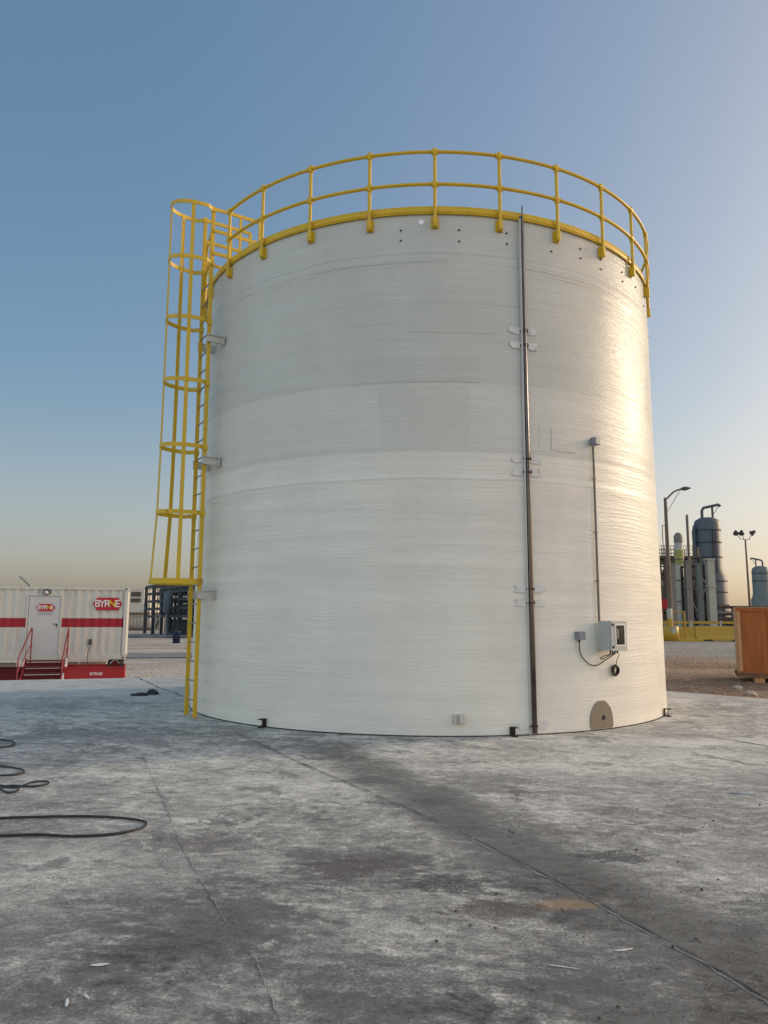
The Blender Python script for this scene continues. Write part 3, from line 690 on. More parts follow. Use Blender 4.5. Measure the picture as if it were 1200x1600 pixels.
rag(237, 1085, .12, .08, .09, 'peaked black rag on the pad left of the ladder foot, right one of two')
# twigs, chips
def chip(px, py, L, W, ang, m, name, label, cat, group=None, hz=.0015):
    x, y = gp(px, py); s = MB(); n = 7; vs = []; kx = random.uniform(-.05, .10)
    for i in range(n):
        t = i/(n-1); ww = W*math.sin(math.pi*(.12+.8*t))*random.uniform(.7, 1.1); b_ = kx*L*math.sin(3*t)
        vs += [(L*(t-.5), b_+ww/2, .004), (L*(t-.5), b_-ww/2, .004), (L*(t-.5), b_, .004+hz)]
    fs = []
    for i in range(n-1): q = i*3; fs += [(q, q+3, q+5, q+2), (q+2, q+5, q+4, q+1)]
    fs += [(0, 2, 1), (n*3-3, n*3-2, n*3-1)]
    o = s.add(vs, fs).build(name, m); o.location = (x, y, 0); o.rotation_euler.z = ang; return tag(o, label, cat, group)
M_chip = mat('paint_chip', (.66, .65, .61), .6, var=.15, vscale=20)
M_twig = mat('grey_debris', (.50, .47, .42), .8, var=.3, vscale=20)
chip(104, 1568, .07, .018, 1.9, M_chip, 'paint_flake', 'white paint flake near bottom left, taller of the two slivers', 'flake')
chip(135, 1558, .055, .014, 2.3, M_chip, 'paint_flake', 'white paint flake near bottom left, right one of the two slivers', 'flake')
chip(156, 1508, .08, .035, .2, M_chip, 'paint_flake', 'broad white paint flake above the pair of slivers at bottom left', 'flake')
chip(1160, 1240, .22, .045, -.25, M_twig, 'splinter', 'pale splintered scrap lying on the pad at far right', 'scrap', hz=.02)
chip(500, 1281, .13, .010, -.05, M_dark, 'wire_offcut', 'thin dark wire offcut lying on the pad right of the cable loop', 'wire')
chip(975, 1485, .10, .02, .3, M_chip, 'paint_flake', 'small white flake on the pad right of the orange stain', 'flake')
chip(880, 1512, .14, .012, -.3, M_chip, 'paint_flake', 'long narrow white flake near the bottom centre right', 'flake')
# loose grit: uncountable
s = MB()
def crumb(x, y, r):
    vs = [(x+r*random.uniform(.6,1.2)*dx, y+r*random.uniform(.6,1.2)*dy, max(.001, .5*r+r*random.uniform(.5,.9)*dz)) for dx, dy, dz in ((1,0,0),(-1,0,0),(0,1,0),(0,-1,0),(0,0,1),(0,0,-1))]
    s.add(vs, [(0,2,4),(2,1,4),(1,3,4),(3,0,4),(2,0,5),(1,2,5),(3,1,5),(0,3,5)])
for _ in range(520):
    px = random.triangular(500, 1260, 1150); py = random.triangular(1170, 1600, 1400)
    x, y = gp(px, py); crumb(x, y, random.uniform(.002, .006)*(1+(random.random() < .06)*1.4))
for _ in range(200):
    x, y = gp(random.uniform(-20, 1200), random.uniform(1200, 1600)); crumb(x, y, random.uniform(.0015, .0035))
o = s.build('grit', mat('grit_dark', (.06, .055, .05), .9, var=.4, vscale=30)); o['kind'] = 'stuff'; o['label'] = 'dark grit and crumbs scattered over the concrete pad'
s = MB()
for _ in range(260):
    x, y = gp(random.uniform(-20, 1220), random.uniform(1180, 1600)); crumb(x, y, random.uniform(.0015, .004))
o = s.build('plaster_crumbs', M_chip); o['kind'] = 'stuff'; o['label'] = 'tiny white plaster crumbs scattered over the concrete pad'

# ------------------------------------------------------------------ site office container (left)
CY = 26.6
tl = at(201, 918, CY); bl = at(201, 1030, CY); CX1 = tl.x; CZ0 = bl.z; CH = tl.z-bl.z; CLn = 6.06; CX0 = CX1-CLn
cont = thing('site_office_container', 'white corrugated site office container with a red stripe', 'container', (CX1, CY, CZ0), R(17))
CXD, CND = Vector((math.cos(R(17)), math.sin(R(17)), 0)), Vector((-math.sin(R(17)), math.cos(R(17)), 0))
def cpt(px, py, yl=0.0):              # container-local point on its plane y = yl
    r = ray(px, py); o = Vector((0, 0, CAM_Z))-Vector((CX1, CY, CZ0)); t = (yl-o.dot(CND))/r.dot(CND); P = o+r*t
    return Vector((P.dot(CXD), yl, P.z))
def cw(x, y, z=0.0): return Vector((CX1, CY, CZ0))+CXD*x+CND*y+Vector((0, 0, z))
def lx(px, py=980): return cpt(px, py).x
def lz(py, px=150): return cpt(px, py).z
DX0, DX1, DZ0, DZ1 = lx(42.5), lx(93), .06, lz(931, 69)
def corrug(x0, x1, z0, z1, y=.03, off=0.0, pitch=.278, dep=.036):
    vs = []; x = x0; P = []
    k = 0; ph = [(0, 0), (.36, 0), (.5, 1), (.86, 1)]
    i0 = math.floor(x0/pitch)-1
    for i in range(i0, int(x1/pitch)+3):
        for f, d in ph:
            X = (i+f)*pitch
            P.append((X, d))
    Q = [(x0, None)]+[p for p in P if x0 < p[0] < x1]+[(x1, None)]
    def dep_at(X):
        for (a, da), (b_, db) in zip(P, P[1:]):
            if a <= X <= b_: return da+(db-da)*(X-a)/(b_-a)
        return 0
    s = MB(); n = len(Q)
    vs = [(X, y+dep*dep_at(X)+off, z) for X, _ in Q for z in (z0, z1)]
    s.add(vs, [(2*i, 2*i+2, 2*i+3, 2*i+1) for i in range(n-1)]); return s
TH_ = .10
s = corrug(-CLn+.12, DX0-.05, .14, CH-.10); t_ = corrug(DX1+.05, -.12, .14, CH-.10); s.add(t_.v, t_.f); t_ = corrug(DX0-.05, DX1+.05, DZ1+.05, CH-.10); s.add(t_.v, t_.f)
s.box((-CLn/2, 2.40, CH/2), (CLn-.1, .05, CH-.2)); s.box((-.03, 1.2, CH/2), (.03, 2.3, CH-.22)); s.box((-CLn+.03, 1.2, CH/2), (.03, 2.3, CH-.22)); s.box((-CLn/2, 1.22, CH-.03), (CLn-.1, 2.35, .03)); s.box((-CLn/2, 1.22, .10), (CLn-.1, 2.3, .05))
s.build('wall_panel', M_cont, cont)
s = MB()
for y in (.03, 2.41):
    s.box((-CLn/2, y, CH-.055), (CLn-.30, .06, .09)); s.box((-CLn/2, y, .07), (CLn-.30, .07, .14))
    for x in (-.06, -CLn+.06): s.box((x, y, CH/2), (.11, .09, CH-.25))
s.build('frame', M_cont, cont)
for x in (-.075, -CLn+.075):
    for y in (.06, 2.38):
        for z in (.06, CH-.055):
            q = MB().box((x, y, z), (.16, .16, .125), bev=.01)
            c_ = q.build('corner_casting', M_cont, cont); MB().box((x, y-.082 if y < 1 else y+.082, z), (.06, .006, .05)).build('casting_slot', M_dark, c_)
for a, b_ in ((-CLn+.12, DX0-.05), (DX1+.05, -.12)):
    corrug(a, b_, lz(980), lz(966), off=-.004).build('red_stripe', M_stripe, cont)
s = MB(); dw = DX1-DX0; dc = (DX0+DX1)/2
for x in (DX0-.025, DX1+.025): s.box((x, .01, (DZ0+DZ1)/2), (.05, .07, DZ1-DZ0+.05))
s.box((dc, .01, DZ1+.03), (dw+.10, .075, .06)); dfm = s.build('door_frame', M_cont, cont)
door = MB().box((dc, .02, (DZ0+DZ1)/2), (dw-.02, .04, DZ1-DZ0-.02), bev=.005).build('door', mat('door_white', (.60, .60, .58), .4, var=.04), cont)
s = MB(); s.cyl((DX1-.10, 0, lz(975)), (DX1-.10, -.05, lz(975)), .012, 8); s.cyl((DX1-.10, -.05, lz(975)), (DX1-.22, -.05, lz(975)), .011, 8); s.box((DX1-.10, -.005, lz(977.5)), (.035, .012, .10)); s.build('door_handle', M_dark, door)
def badge(cx, cz, wd, hg, y, parent, sz):
    k = hg*.30; P = [(cx-wd/2+k, cz-hg/2), (cx+wd/2-k, cz-hg/2), (cx+wd/2, cz-hg*.12), (cx+wd/2, cz+hg*.12), (cx+wd/2-k, cz+hg/2), (cx-wd/2+k, cz+hg/2), (cx-wd/2, cz+hg*.12), (cx-wd/2, cz-hg*.12)]
    sg = MB().prism(P, .015, Matrix.Translation((0, y, 0))).build('company_sign', M_sign, parent)
    xs = (-.355, -.185, -.010, .170, .350)
    for ch, fx in zip('BYRNE', xs):
        m_ = M_letteryel if ch == 'N' else M_letter
        text_mesh(ch, sz, .004, 'letter', m_, sg, (cx+fx*wd*1.0, y-.006, cz), .014, 1.0)
    return sg
badge(lx(166), lz(943.5), .93, .43, -.012, cont, .34)
badge(lx(69.5), lz(949.3, 69), .58, .25, -.016, door, .205)
MB().box((lx(69), -.004, lz(959)), (.46, .006, .10)).build('notice_plate', mat('notice_grey', (.42, .43, .44), .4, var=.1, vscale=20), door)
s = MB(); s.cyl((lx(69), .02, lz(926)), (lx(69), -.07, lz(926)), .11, 16); bl_ = s.build('bulkhead_light', M_lamp, cont)
MB().lathe([(.0, .06), (.05, .045), (.075, 0)], n=16, M=Matrix.Translation((lx(69), -.07, lz(927))) @ Matrix.Rotation(math.pi/2, 4, 'X')).build('lens', M_lens, bl_)
s = MB(); s.cyl((lx(163), .03, lz(929)), (lx(163), -.02, lz(929)), .04, 12); s.build('vent_cap', M_cont, cont)
s = MB(); s.box((lx(142), -.01, lz(1003)), (.10, .05, .20), bev=.01); s.tube([(lx(142), -.03, lz(1008)), (lx(139.5), -.06, lz(1022)), (lx(140), -.05, lz(1042))], .012, 6); s.build('inlet_socket', M_lamp, cont)
# tilted lamp bar on the roof
a = cpt(31, 899, .3); b_ = cpt(53, 919, .3); a = cw(*a); b_ = cw(*b_)
bar = thing('floodlight_bar', 'slanted grey lamp bar sticking up from the container roof', 'lamp', (b_.x, b_.y, b_.z-.02))
MB().beam((0,0,0), a-b_, .10, .07).build('arm', M_lamp, bar); MB().beam((-.02,-.05,.06), a-b_+Vector((-.02,-.05,.04)), .03, .03).build('rail', M_white, bar); MB().box((0, 0, .01), (.2, .2, .03)).build('base_plate', M_lamp, bar)
M_hand = mat('handrail_red', (.26, .03, .03), .6, var=.1)
# steps
sx0, sx1 = cpt(30, 1045, -1.5).x, cpt(97, 1045, -1.5).x
sp_ = cw((sx0+sx1)/2, -1.3); ZG = gz(sp_.x, sp_.y)-.02
stp = thing('entrance_steps', 'dark red metal steps with handrails below the container door', 'steps', (sp_.x, sp_.y, ZG), R(17))
top = CZ0+.02-ZG; ntr = 5; wd = sx1-sx0
for i in range(ntr):
    z = top-(i)*top/ntr; y = 1.20-.28*i-.28
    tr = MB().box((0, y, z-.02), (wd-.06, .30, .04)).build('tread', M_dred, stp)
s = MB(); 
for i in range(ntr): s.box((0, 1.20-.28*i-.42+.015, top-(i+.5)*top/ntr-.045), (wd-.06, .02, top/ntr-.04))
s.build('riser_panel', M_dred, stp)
for sx in (-1, 1):
    MB().beam((sx*wd/2, 1.15, top-.05), (sx*wd/2, -.30, .05), .04, .22).build('side_stringer', M_red if sx < 0 else M_white, stp)
    s = MB(); hx = sx*(wd/2)
    s.tube([(hx+.12*(sx < 0), 1.14, top-.1), (hx+.12*(sx < 0), 1.14, top+1.02), (hx+.11*(sx < 0), 1.08, top+1.06), (hx-.04*(sx < 0), -.25, top+.12), (hx-.04*(sx < 0), -.28, .05)], .022, 8); s.tube([(hx+.12*(sx < 0), 1.14, top+.55), (hx-.03*(sx < 0), -.25, top-.3)], .014, 8)
    s.build('handrail', M_hand, stp)
# drip trays under the container
def tray(x0, x1, ztop, label, m, yl=-.95):
    pc = cw((x0+x1)/2, yl+.6); zb = gz(pc.x, pc.y)-.03; t = thing('spill_tray', label, 'tray', (pc.x, pc.y, zb), R(17), 'red steel spill trays under the container')
    w_, h_ = x1-x0, CZ0+ztop-zb; s = MB()
    s.box((0, -.6, h_/2), (w_, .03, h_)); s.box((0, .6, h_/2), (w_, .03, h_)); s.box((-w_/2+.015, 0, h_/2), (.03, 1.17, h_)); s.box((w_/2-.015, 0, h_/2), (.03, 1.17, h_)); s.box((0, 0, .04), (w_-.07, 1.16, .04)); s.box((0, -.63, h_-.02), (w_+.03, .05, .04))
    s.build('basin', m, t); return t, h_
t1, h1 = tray(cpt(99, 1050, -.95).x, cpt(194.5, 1050, -.95).x, cpt(150, 1041.5, -.95).z, 'bright red spill tray under the right end of the container', M_red)
text_mesh('BYRNE', .13, .003, 'lettering', M_letter, t1, (.06, -.618, h1-.24), .02)
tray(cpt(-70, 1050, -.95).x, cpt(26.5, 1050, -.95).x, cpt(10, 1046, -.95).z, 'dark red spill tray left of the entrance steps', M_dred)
# support blocks, hose reel and jack posts under the container
zb_ = -.04
for i, (pa, pb, lab) in enumerate(((99, 121, 'white support block left of centre under the container right end'), (124, 166, 'long pale support block under the container right end'), (-10, 22, 'white support block under the container left of the steps'))):
    x0, x1 = cpt(pa, 1040, .7).x, cpt(pb, 1040, .7).x; pc = cw((x0+x1)/2, .95); zg = gz(pc.x, pc.y)-.03
    bk = MB().box((0, 0, (CZ0+zb_-.10-zg)/2), (x1-x0, .5, CZ0+zb_-.10-zg), bev=.01).build('support_block', M_white); bk.location = (pc.x, pc.y, zg); bk.rotation_euler.z = R(17); tag(bk, lab, 'block')
wx = cpt(179, 1037, -.1); pc = cw(wx.x, .15); zg = gz(pc.x, pc.y)
hr = thing('hose_reel', 'dark red hose reel under the right end of the container', 'reel', (pc.x, pc.y, zg), R(17))
hz = CZ0+wx.z-zg-.03
s = MB().tube([(.20*math.cos(t), -.05, hz+.20*math.sin(t)) for t in [2*math.pi*i/24 for i in range(24)]], .05, 8, closed=True); s.build('hose', M_blk, hr)
s = MB().cyl((0, -.10, hz), (0, .02, hz), .13, 20); s.box((0, .10, hz/2), (.1, .1, hz)); s.build('drum', M_dred, hr)
for px, xl in ((96.5, cpt(96.5, 1036, .1).x), (196, -.08)):
    pc = cw(xl, .12); zg = gz(pc.x, pc.y)
    jp = MB().cyl((0, 0, 0), (0, 0, CZ0+.01-zg), .04, 10).build('jack_post', M_dark if px > 150 else M_white); jp.location = (pc.x, pc.y, zg)
    tag(jp, 'dark jack post under the right corner of the container' if px > 150 else 'pale jack post beside the steps under the container', 'post')

# ------------------------------------------------------------------ left background
def road(name, pts, m, hz=.03):
    vs = []; s = MB()
    for (x, ya, yb) in pts:
        for k in range(7): y = lerp(ya, yb, k/6); vs.append((x, y, max(gz(x, y), gz(x+.3, y), gz(x, y+.3), gz(x-.3, y-.3))+hz))
    s.add(vs, [(i*7+k, i*7+k+1, (i+1)*7+k+1, (i+1)*7+k) for i in range(len(pts)-1) for k in range(6)], True)
    return structure(s.build(name, m))
road('road', [(-80+i*1.5, 41.5+.02*i, 46+.02*i) for i in range(50)], M_roadw)
road('road', [(-110+i*2.2, 68, 78) for i in range(50)], M_roadw, .06)
# dark steel pipe rack
PY = 82
ra = at(229, 921, PY); rb = at(330, 905, PY-14); zgr = gz(-25, 82)
rack = thing('pipe_rack', 'dark slate steel pipe rack module beyond the sandy lot at left', 'pipe rack', (ra.x, PY, zgr))
dv = Vector((rb.x-ra.x, -14, 0)); L = dv.length; dn = dv.normalized(); rack.rotation_euler.z = math.atan2(dn.y, dn.x)
Ht = ra.z-zgr+.25; NB = 7; dep = 5.0
s = MB(); s2 = MB()
for i in range(NB+1):
    x = L*i/NB; 
    for y in (0, dep): s.beam((x, y, 0), (x, y, Ht*(1+.07*i/NB)), .28)
for z in (.36, .52, .68, .84, 1.0):
    for y in (0, dep): s.beam((0, y, Ht*z), (L, y, Ht*z*(1.0+.07)), .20, .26)
    for i in range(NB+1): s.beam((L*i/NB, 0, Ht*z*(1+.07*i/NB)), (L*i/NB, dep, Ht*z*(1+.07*i/NB)), .18)
for i in range(NB*3): x = L*(i+.5)/NB/3; s.beam((x, -.05, Ht*.36), (x, -.05, Ht*.98), .06)
for i in (1, 3, 5): s.beam((L*i/NB, .02, 0), (L*(i+1)/NB, .02, Ht*.4), .12)
s.build('frame', M_navy, rack)
for k in range(34):
    z = Ht*random.choice((.38, .44, .54, .60, .70, .76, .86, .92)); y = random.uniform(.3, dep-.3); r_ = random.choice((.08, .12, .16, .22))
    x0 = L*random.uniform(0, .25); x1 = L*random.uniform(.7, 1)
    MB().cyl((x0, y, z), (x1, y, z*1.05), r_, 8).build('pipe', M_navyl if k % 2 else M_navy, rack)
for k in range(16):
    x = L*random.uniform(.05, .98); y = random.uniform(-.1, dep-.3)
    MB().cyl((x, y, .1), (x, y, Ht*random.uniform(.6, .95)), random.choice((.06, .1, .14)), 8).build('pipe', M_navyl if k % 3 else M_navy, rack)
s = MB(); xv = L*.50; s.lathe([(.0, 4.6*Ht/5.2), (.3, 4.5*Ht/5.2), (.46, 4.2*Ht/5.2), (.46, 2.6), (.3, 2.3), (.16, 1.9), (.16, .4), (.5, .05)], c=(xv, -.7, 0), n=20); s.build('slim_vessel', M_navyl, rack)
s = MB()
for i in range(3): s.box((L*(.22+.13*i), dep*.5, Ht*.16), (1.4, 3, Ht*.30))
s.build('pump_skid', M_navy, rack)
for px, lab in ((242, 'thin pale stake, leftmost of three before the pipe rack'), (249, 'thin pale stake, middle of three before the pipe rack'), (258, 'thin pale stake, rightmost of three before the pipe rack')):
    q = at(px, 985, 74); tag(MB().cyl((q.x, 74, gz(q.x, 74)), (q.x, 74, gz(q.x, 74)+2.0), .06, 6).build('marker_stake', M_colw), lab, 'stake')
q = at(275.5, 1001, 58); zg = gz(q.x, 58)
bn = thing('waste_bin', 'blue waste bin standing on the sand before the pipe rack', 'bin', (q.x, 58, zg))
MB().lathe([(0, 0), (.27, 0), (.31, .82), (.33, .84)], n=20).build('body', M_blue, bn); MB().lathe([(.33, .84), (.34, .88), (.0, .93)], n=20).build('lid', M_blue, bn)
# beige building with fans
BY = 96
p1 = at(200, 922, BY); p2 = at(228, 985, BY); zg = gz(p1.x, BY)
bld = thing('plant_building', 'beige plant building with dark grilles behind the container', 'building', (p1.x-4, BY, zg))
x0, x1 = 0, p2.x-p1.x+4.4
zt = at(215, 921, BY).z-zg; zm = at(215, 944, BY).z-zg; zl = at(215, 957, BY).z-zg; xr = at(225, 930, BY).x-(p1.x-4)
MB().box((xr/2, 3, (zt+zm)/2), (xr, 6, zt-zm)).build('upper_block', M_beige, bld)
for za, zb2 in ((925, 932), (935, 941)):
    zA, zB = at(212, za, BY).z-zg, at(212, zb2, BY).z-zg; xL, xR = at(205, 930, BY).x-(p1.x-4), at(220, 930, BY).x-(p1.x-4)
    gr_ = MB().box(((xL+xR)/2, -.03, (zA+zB)/2), (xR-xL, .08, zA-zB)).build('grille', M_grille, bld)
    s = MB()
    for i in range(5): s.box(((xL+xR)/2, -.09, lerp(zB, zA, (i+.5)/5)), (xR-xL, .03, .05))
    s.build('louvre', M_brown, gr_)
MB().box((x1/2, 3, (zm+zl)/2), (x1, 7, zm-zl)).build('deck', M_beige, bld)
MB().box((x1/2, 4, zl/2), (x1, 4, zl)).build('recess', M_grille, bld)
for i in range(7):
    x = x1-.25-i*(at(215, 970, BY).x-at(209.5, 970, BY).x)
    if x > .2: MB().lathe([(.0, 0), (.26, 0), (.26, zl*.92), (.12, zl)], c=(x, .8, 0), n=14).build('pier', M_beige, bld)
MB().box((x1/2, .45, zl*.82), (x1, .12, .12)).build('rail', M_beige, bld)
MB().box((x1/2, -.2, .15), (x1+1, 1.5, .3)).build('plinth', M_frame, bld)

# ------------------------------------------------------------------ right background
WY = 44
zb = .15
def barrier(x, y, rot, label):
    z = gz(x, y)-.02
    t = thing('concrete_barrier', label, 'barrier', (x, y, z), rot, 'yellow concrete barriers along the plant edge')
    P = [(-.30, 0), (.30, 0), (.30, .10), (.17, .33), (.10, .84), (-.10, .84), (-.17, .33), (-.30, .10)]
    M = Matrix.Rotation(math.pi/2, 4, 'Z'); s = MB()
    s.prism([(a, b_) for a, b_ in P], 2.96, Matrix.Translation((1.48, 0, 0)) @ M)
    s.build('body', M_yel2, t)
    s = MB()
    for sx in (-.8, .8): s.box((sx, -.302, .035), (.5, .01, .07))
    s.build('forklift_slot', M_gasket, t); return t
x0b = at(1033, 985, WY).x
for i, nm in enumerate(('first yellow concrete barrier, closest to the tank edge', 'second yellow concrete barrier from the tank edge', 'third yellow concrete barrier, half behind the plywood crate', 'yellow concrete barrier hidden mostly behind the plywood crate')):
    barrier(x0b-.6+3.0*i+1.0, WY, 0, nm)
# bollard / concrete lamp foot
q = at(1048, 998, 42.6); zg = gz(q.x, 42.6)
bo = thing('bollard', 'yellow and white bollard on a round yellow base by the barriers', 'bollard', (q.x, 42.6, zg))
MB().lathe([(0, 0), (.46, 0), (.44, .82), (.38, .86), (0, .86)], n=24).build('base', M_yel2, bo)
hb_ = at(1048, 951, 42.6).z-zg
MB().lathe([(.14, .86), (.14, hb_-.02), (.12, hb_), (0, hb_)], n=16).build('post', M_colw, bo)
MB().lathe([(.145, hb_-1.05), (.145, hb_-.55)], n=16).build('yellow_sleeve', M_yel2, bo)
MB().box((.02, -.455, .62), (.26, .012, .36)).build('pale_plate', M_colw, bo)
# thin yellow guard frame
q = at(1071, 1000, 42.9); zg = gz(q.x, 42.9)
gf = thing('pipe_stand', 'thin yellow pipe stand with sloped foot before the barriers', 'stand', (q.x, 42.9, zg))
hgt = at(1071, 955, 42.9).z-zg
MB().cyl((0,0,0), (0,0,hgt), .045, 10).build('upright', M_yel2, gf); s = MB(); s.tube([(0, 0, hgt*.98), (-1.0, .1, hgt*1.0)], .035, 8); s.build('arm', M_yel2, gf)
MB().box((.1, -.1, .06), (1.3, .8, .12), bev=.02).build('foot', M_yel2, gf); MB().beam((0, 0, .9), (.45, -.1, .12), .05).build('brace', M_yel2, gf)
q = at(1122, 965, 52); q2 = at(1152, 965, 52)
yb = thing('guard_rail', 'low yellow guard rail behind the barriers beside the plant', 'guard rail', (q.x, 52, gz(q.x, 52)))
zz = at(1140, 973, 52).z-gz(q.x, 52)
MB().beam((-4.6, 1.6, zz), (q2.x-q.x+2, 0, zz), .12, .16).build('beam', M_yel2, yb)
for x in (-4.4, -1.5, .4, 3.0): MB().cyl((x, 1.6-1.6*(x+4.6)/7.5, 0), (x, 1.6-1.6*(x+4.6)/7.5, zz+.12), .09, 8).build('post', M_colw, yb)
# street lamp
LY = 47
q = at(1044, 778, LY); q0 = at(1049, 985, LY); zg = gz(q0.x, LY)
sl = thing('street_lamp', 'tall brown street lamp with a curved arm beside the tank edge', 'street lamp', (q0.x, LY, zg))
hl = q.z-zg
MB().tube([(0,0,0), (0,0,hl*.5), (0,0,hl)], [.17, .13, .095], 12).build('pole', M_brown, sl)
def rel(px, py, Y=LY): v = at(px, py, Y); return v-Vector((q0.x+(at(1044, 778, LY).x-at(1044,778,LY).x), LY, zg))
dx0 = 0-rel(1044, 790).x
arm = [rel(*p)+Vector((dx0, 0, 0)) for p in ((1044,781),(1050,775),(1056,769),(1062,766),(1067,764.5),(1070,764))]
MB().tube(arm, .055, 8).build('arm', M_brown, sl)
MB().tube([rel(1046, 801)+Vector((dx0,0,0)), rel(1067, 766)+Vector((dx0,0,0))], .018, 6).build('stay_rod', M_brown, sl)
hd = MB(); a_, b2 = rel(1068, 764)+Vector((dx0,0,0)), rel(1083, 762.6)+Vector((dx0,0,0))
hd.tube([a_, a_.lerp(b2, .25), a_.lerp(b2, .6), b2], [.06, .13, .12, .04], 10); hd.build('lamp_head', M_lamp, sl)
MB().cyl((0,0,0), (0,0,.25), .26, 12).build('base', M_brown, sl)
# floodlight mast
FY = 100
q = at(1167, 843, FY); q0 = at(1172, 948, FY); zg = gz(q0.x, FY)
fm = thing('floodlight_mast', 'slender mast with three floodlights between the two towers', 'floodlight mast', (q0.x, FY, zg))
hl = q.z-zg
MB().tube([(0,0,0), (-.1,0,hl)], [.17, .10], 10).build('pole', M_brown, fm)
MB().beam((-.55, 0, hl), (.42, 0, hl), .07).build('crossbar', M_brown, fm)
for x, rz in ((-.80, -.75), (-.30, -.55), (.62, .75)):
    h = MB(); M = Matrix.Translation((x*1.5-.1, 0, hl+.85)) @ Matrix.Rotation(rz, 4, 'Y') @ Matrix.Rotation(.9, 4, 'X')
    h.lathe([(0, .62), (.14, .56), (.34, 0), (.38, -.08), (0, -.08)], n=16, M=M); h.beam((x*.8-.05, 0, hl), (x*1.4-.08, 0, hl+.8), .07); h.build('floodlight', M_lamp, fm)

def vessel(name, label, px0, px1, ytop, ybot, Y, m, md, bands, neck=None, pipe=1):
    a = at(px0, (ytop+ybot)/2, Y); b_ = at(px1, (ytop+ybot)/2, Y); r_ = (b_.x-a.x)/2; cx_ = (a.x+b_.x)/2; zg = gz(cx_, Y); ht = at((px0+px1)/2, ytop, Y).z-zg
    t = thing(name, label, 'tower', (cx_, Y, zg)); prof = [(0, ht), (r_*.55, ht-.08*r_), (r_*.9, ht-.28*r_), (r_, ht-.6*r_)]
    if neck: zc = at(px0, neck, Y).z-zg; prof += [(r_, zc+.5), (r_*1.25, zc-.5), (r_*1.25, 0)]
    else: prof += [(r_, 0)]
    MB().lathe(prof[::-1], n=40).build('body', m, t)
    for yy in bands:
        z = at(px0, yy, Y).z-zg; rr = r_*(1.25 if neck and z < zc-.5 else 1)+.05
        MB().lathe([(rr-.1, z-.09), (rr, z-.09), (rr, z+.09), (rr-.1, z+.09)], n=40).build('ring', md, t)
    if pipe: 
        MB().tube([(-.35*r_*pipe, 0, ht-.3), (-.35*r_*pipe, 0, ht+.75), (-.2*r_*pipe, 0, ht+1.1), (.1*r_*pipe, 0, ht+1.2), (1.0*r_*pipe, 0, ht+1.5), (1.15*r_*pipe, 0, ht+1.3)], .17, 10).build('vent_pipe', md, t)
        MB().tube([(.5*r_*pipe, 0, ht-.3), (.5*r_*pipe, 0, ht+1.25)], .13, 10).build('vent_pipe', md, t); MB().beam((.6*r_*pipe, 0, ht+.4), (1.0*r_*pipe, 0, ht+1.3), .06).build('brace', md, t)
    return t, r_, ht
tw, tr_, th_ = vessel('scrubber_tower', 'tall blue-grey scrubber tower with dark rings and crooked top vent', 1086, 1125, 808, 870, 88, M_vess, M_vessd, (829,848,871,893,908,925), neck=897)
MB().tube([(-tr_*1.15, -.4, th_*.5), (-tr_*1.2, -.4, th_-1.8), (-tr_*1.05, -.2, th_-1.2), (-tr_*.7, 0, th_-.7)], .22, 10).build('side_pipe', M_vessd, tw)
s = MB()
for sx in (-.16, .16): s.beam((sx, -tr_-.25, th_*.5), (sx, -tr_-.25, th_-1.7), .06)
for i in range(16): z = lerp(th_*.5, th_-1.8, i/15); s.beam((-.16, -tr_-.25, z), (.16, -tr_-.25, z), .04)
s.build('ladder', M_gasket, tw)
vessel('scrubber_tower', 'green-grey tower with bent vent at the right edge behind the crate', 1176, 1201, 884, 920, 150, M_vess2, M_vessd, (896, 908), neck=933, pipe=-1)

# process columns, each its own thing
def column(name, label, px0, px1, ytop, Y, m, capm=None, cat='column', bands=(), taper=1.0, ref=900):
    a = at(px0, ref, Y); b_ = at(px1, ref, Y); r_ = (b_.x-a.x)/2; cx_ = (a.x+b_.x)/2; zg = gz(cx_, Y); ht = at((px0+px1)/2, ytop, Y).z-zg
    t = thing(name, label, cat, (cx_, Y, zg)); MB().lathe([(r_*taper, 0), (r_, ht*.5), (r_, ht-r_), (r_*.5, ht-.1), (0, ht)], n=24).build('body', m, t)
    for z in bands: MB().lathe([(r_, ht*z-.07), (r_+.07, ht*z-.07), (r_+.07, ht*z+.07), (r_, ht*z+.07)], n=24).build('flange', M_cols, t)
    return t, r_, ht
t, r_, ht = column('process_column', 'slim cream process column with lime upper part and domed cap', 1056, 1069, 843, 78, M_colw, bands=(.32, .55, .78))
MB().lathe([(r_+.03, ht*.72), (r_+.03, ht*.88)], n=24).build('lime_section', M_greenp, t); MB().lathe([(.45, ht-.3), (.45, ht+.35), (.2, ht+.7), (0, ht+.75)], n=16).build('cap', M_cols, t)
column('chimney_pipe', 'thin brown chimney pipe left of the tall scrubber tower', 1073.5, 1077.5, 803, 80, M_brown, cat='chimney', bands=(.3, .6), ref=850)
def hcol(label, px0, px1, ytop, Y, m):
    a = at(px0, 930, Y); b_ = at(px1, 930, Y); wd = b_.x-a.x; zg = gz(a.x, Y); ht = at(px0, ytop, Y).z-zg
    t = thing('box_column', label, 'column', ((a.x+b_.x)/2, Y, zg), 0, 'pale duct columns in front of the scrubber tower')
    s = MB(); s.box((0, -wd*.4, ht/2), (wd, .08, ht)); s.box((0, wd*.4, ht/2), (wd, .08, ht)); s.box((0, 0, ht/2), (wd*.5, wd*.76, ht)); s.build('shaft', m, t)
    for z in (.02, .62, .99): MB().box((0, 0, ht*z), (wd*1.25, wd*1.15, .14)).build('flange', m, t)
    return t
hcol('widest pale column, standing before the tall scrubber tower', 1106, 1117, 873, 72, M_colw)
hcol('grey column close behind the yellow barriers, right of the cream process column', 1072, 1081, 876, 70, M_cols)
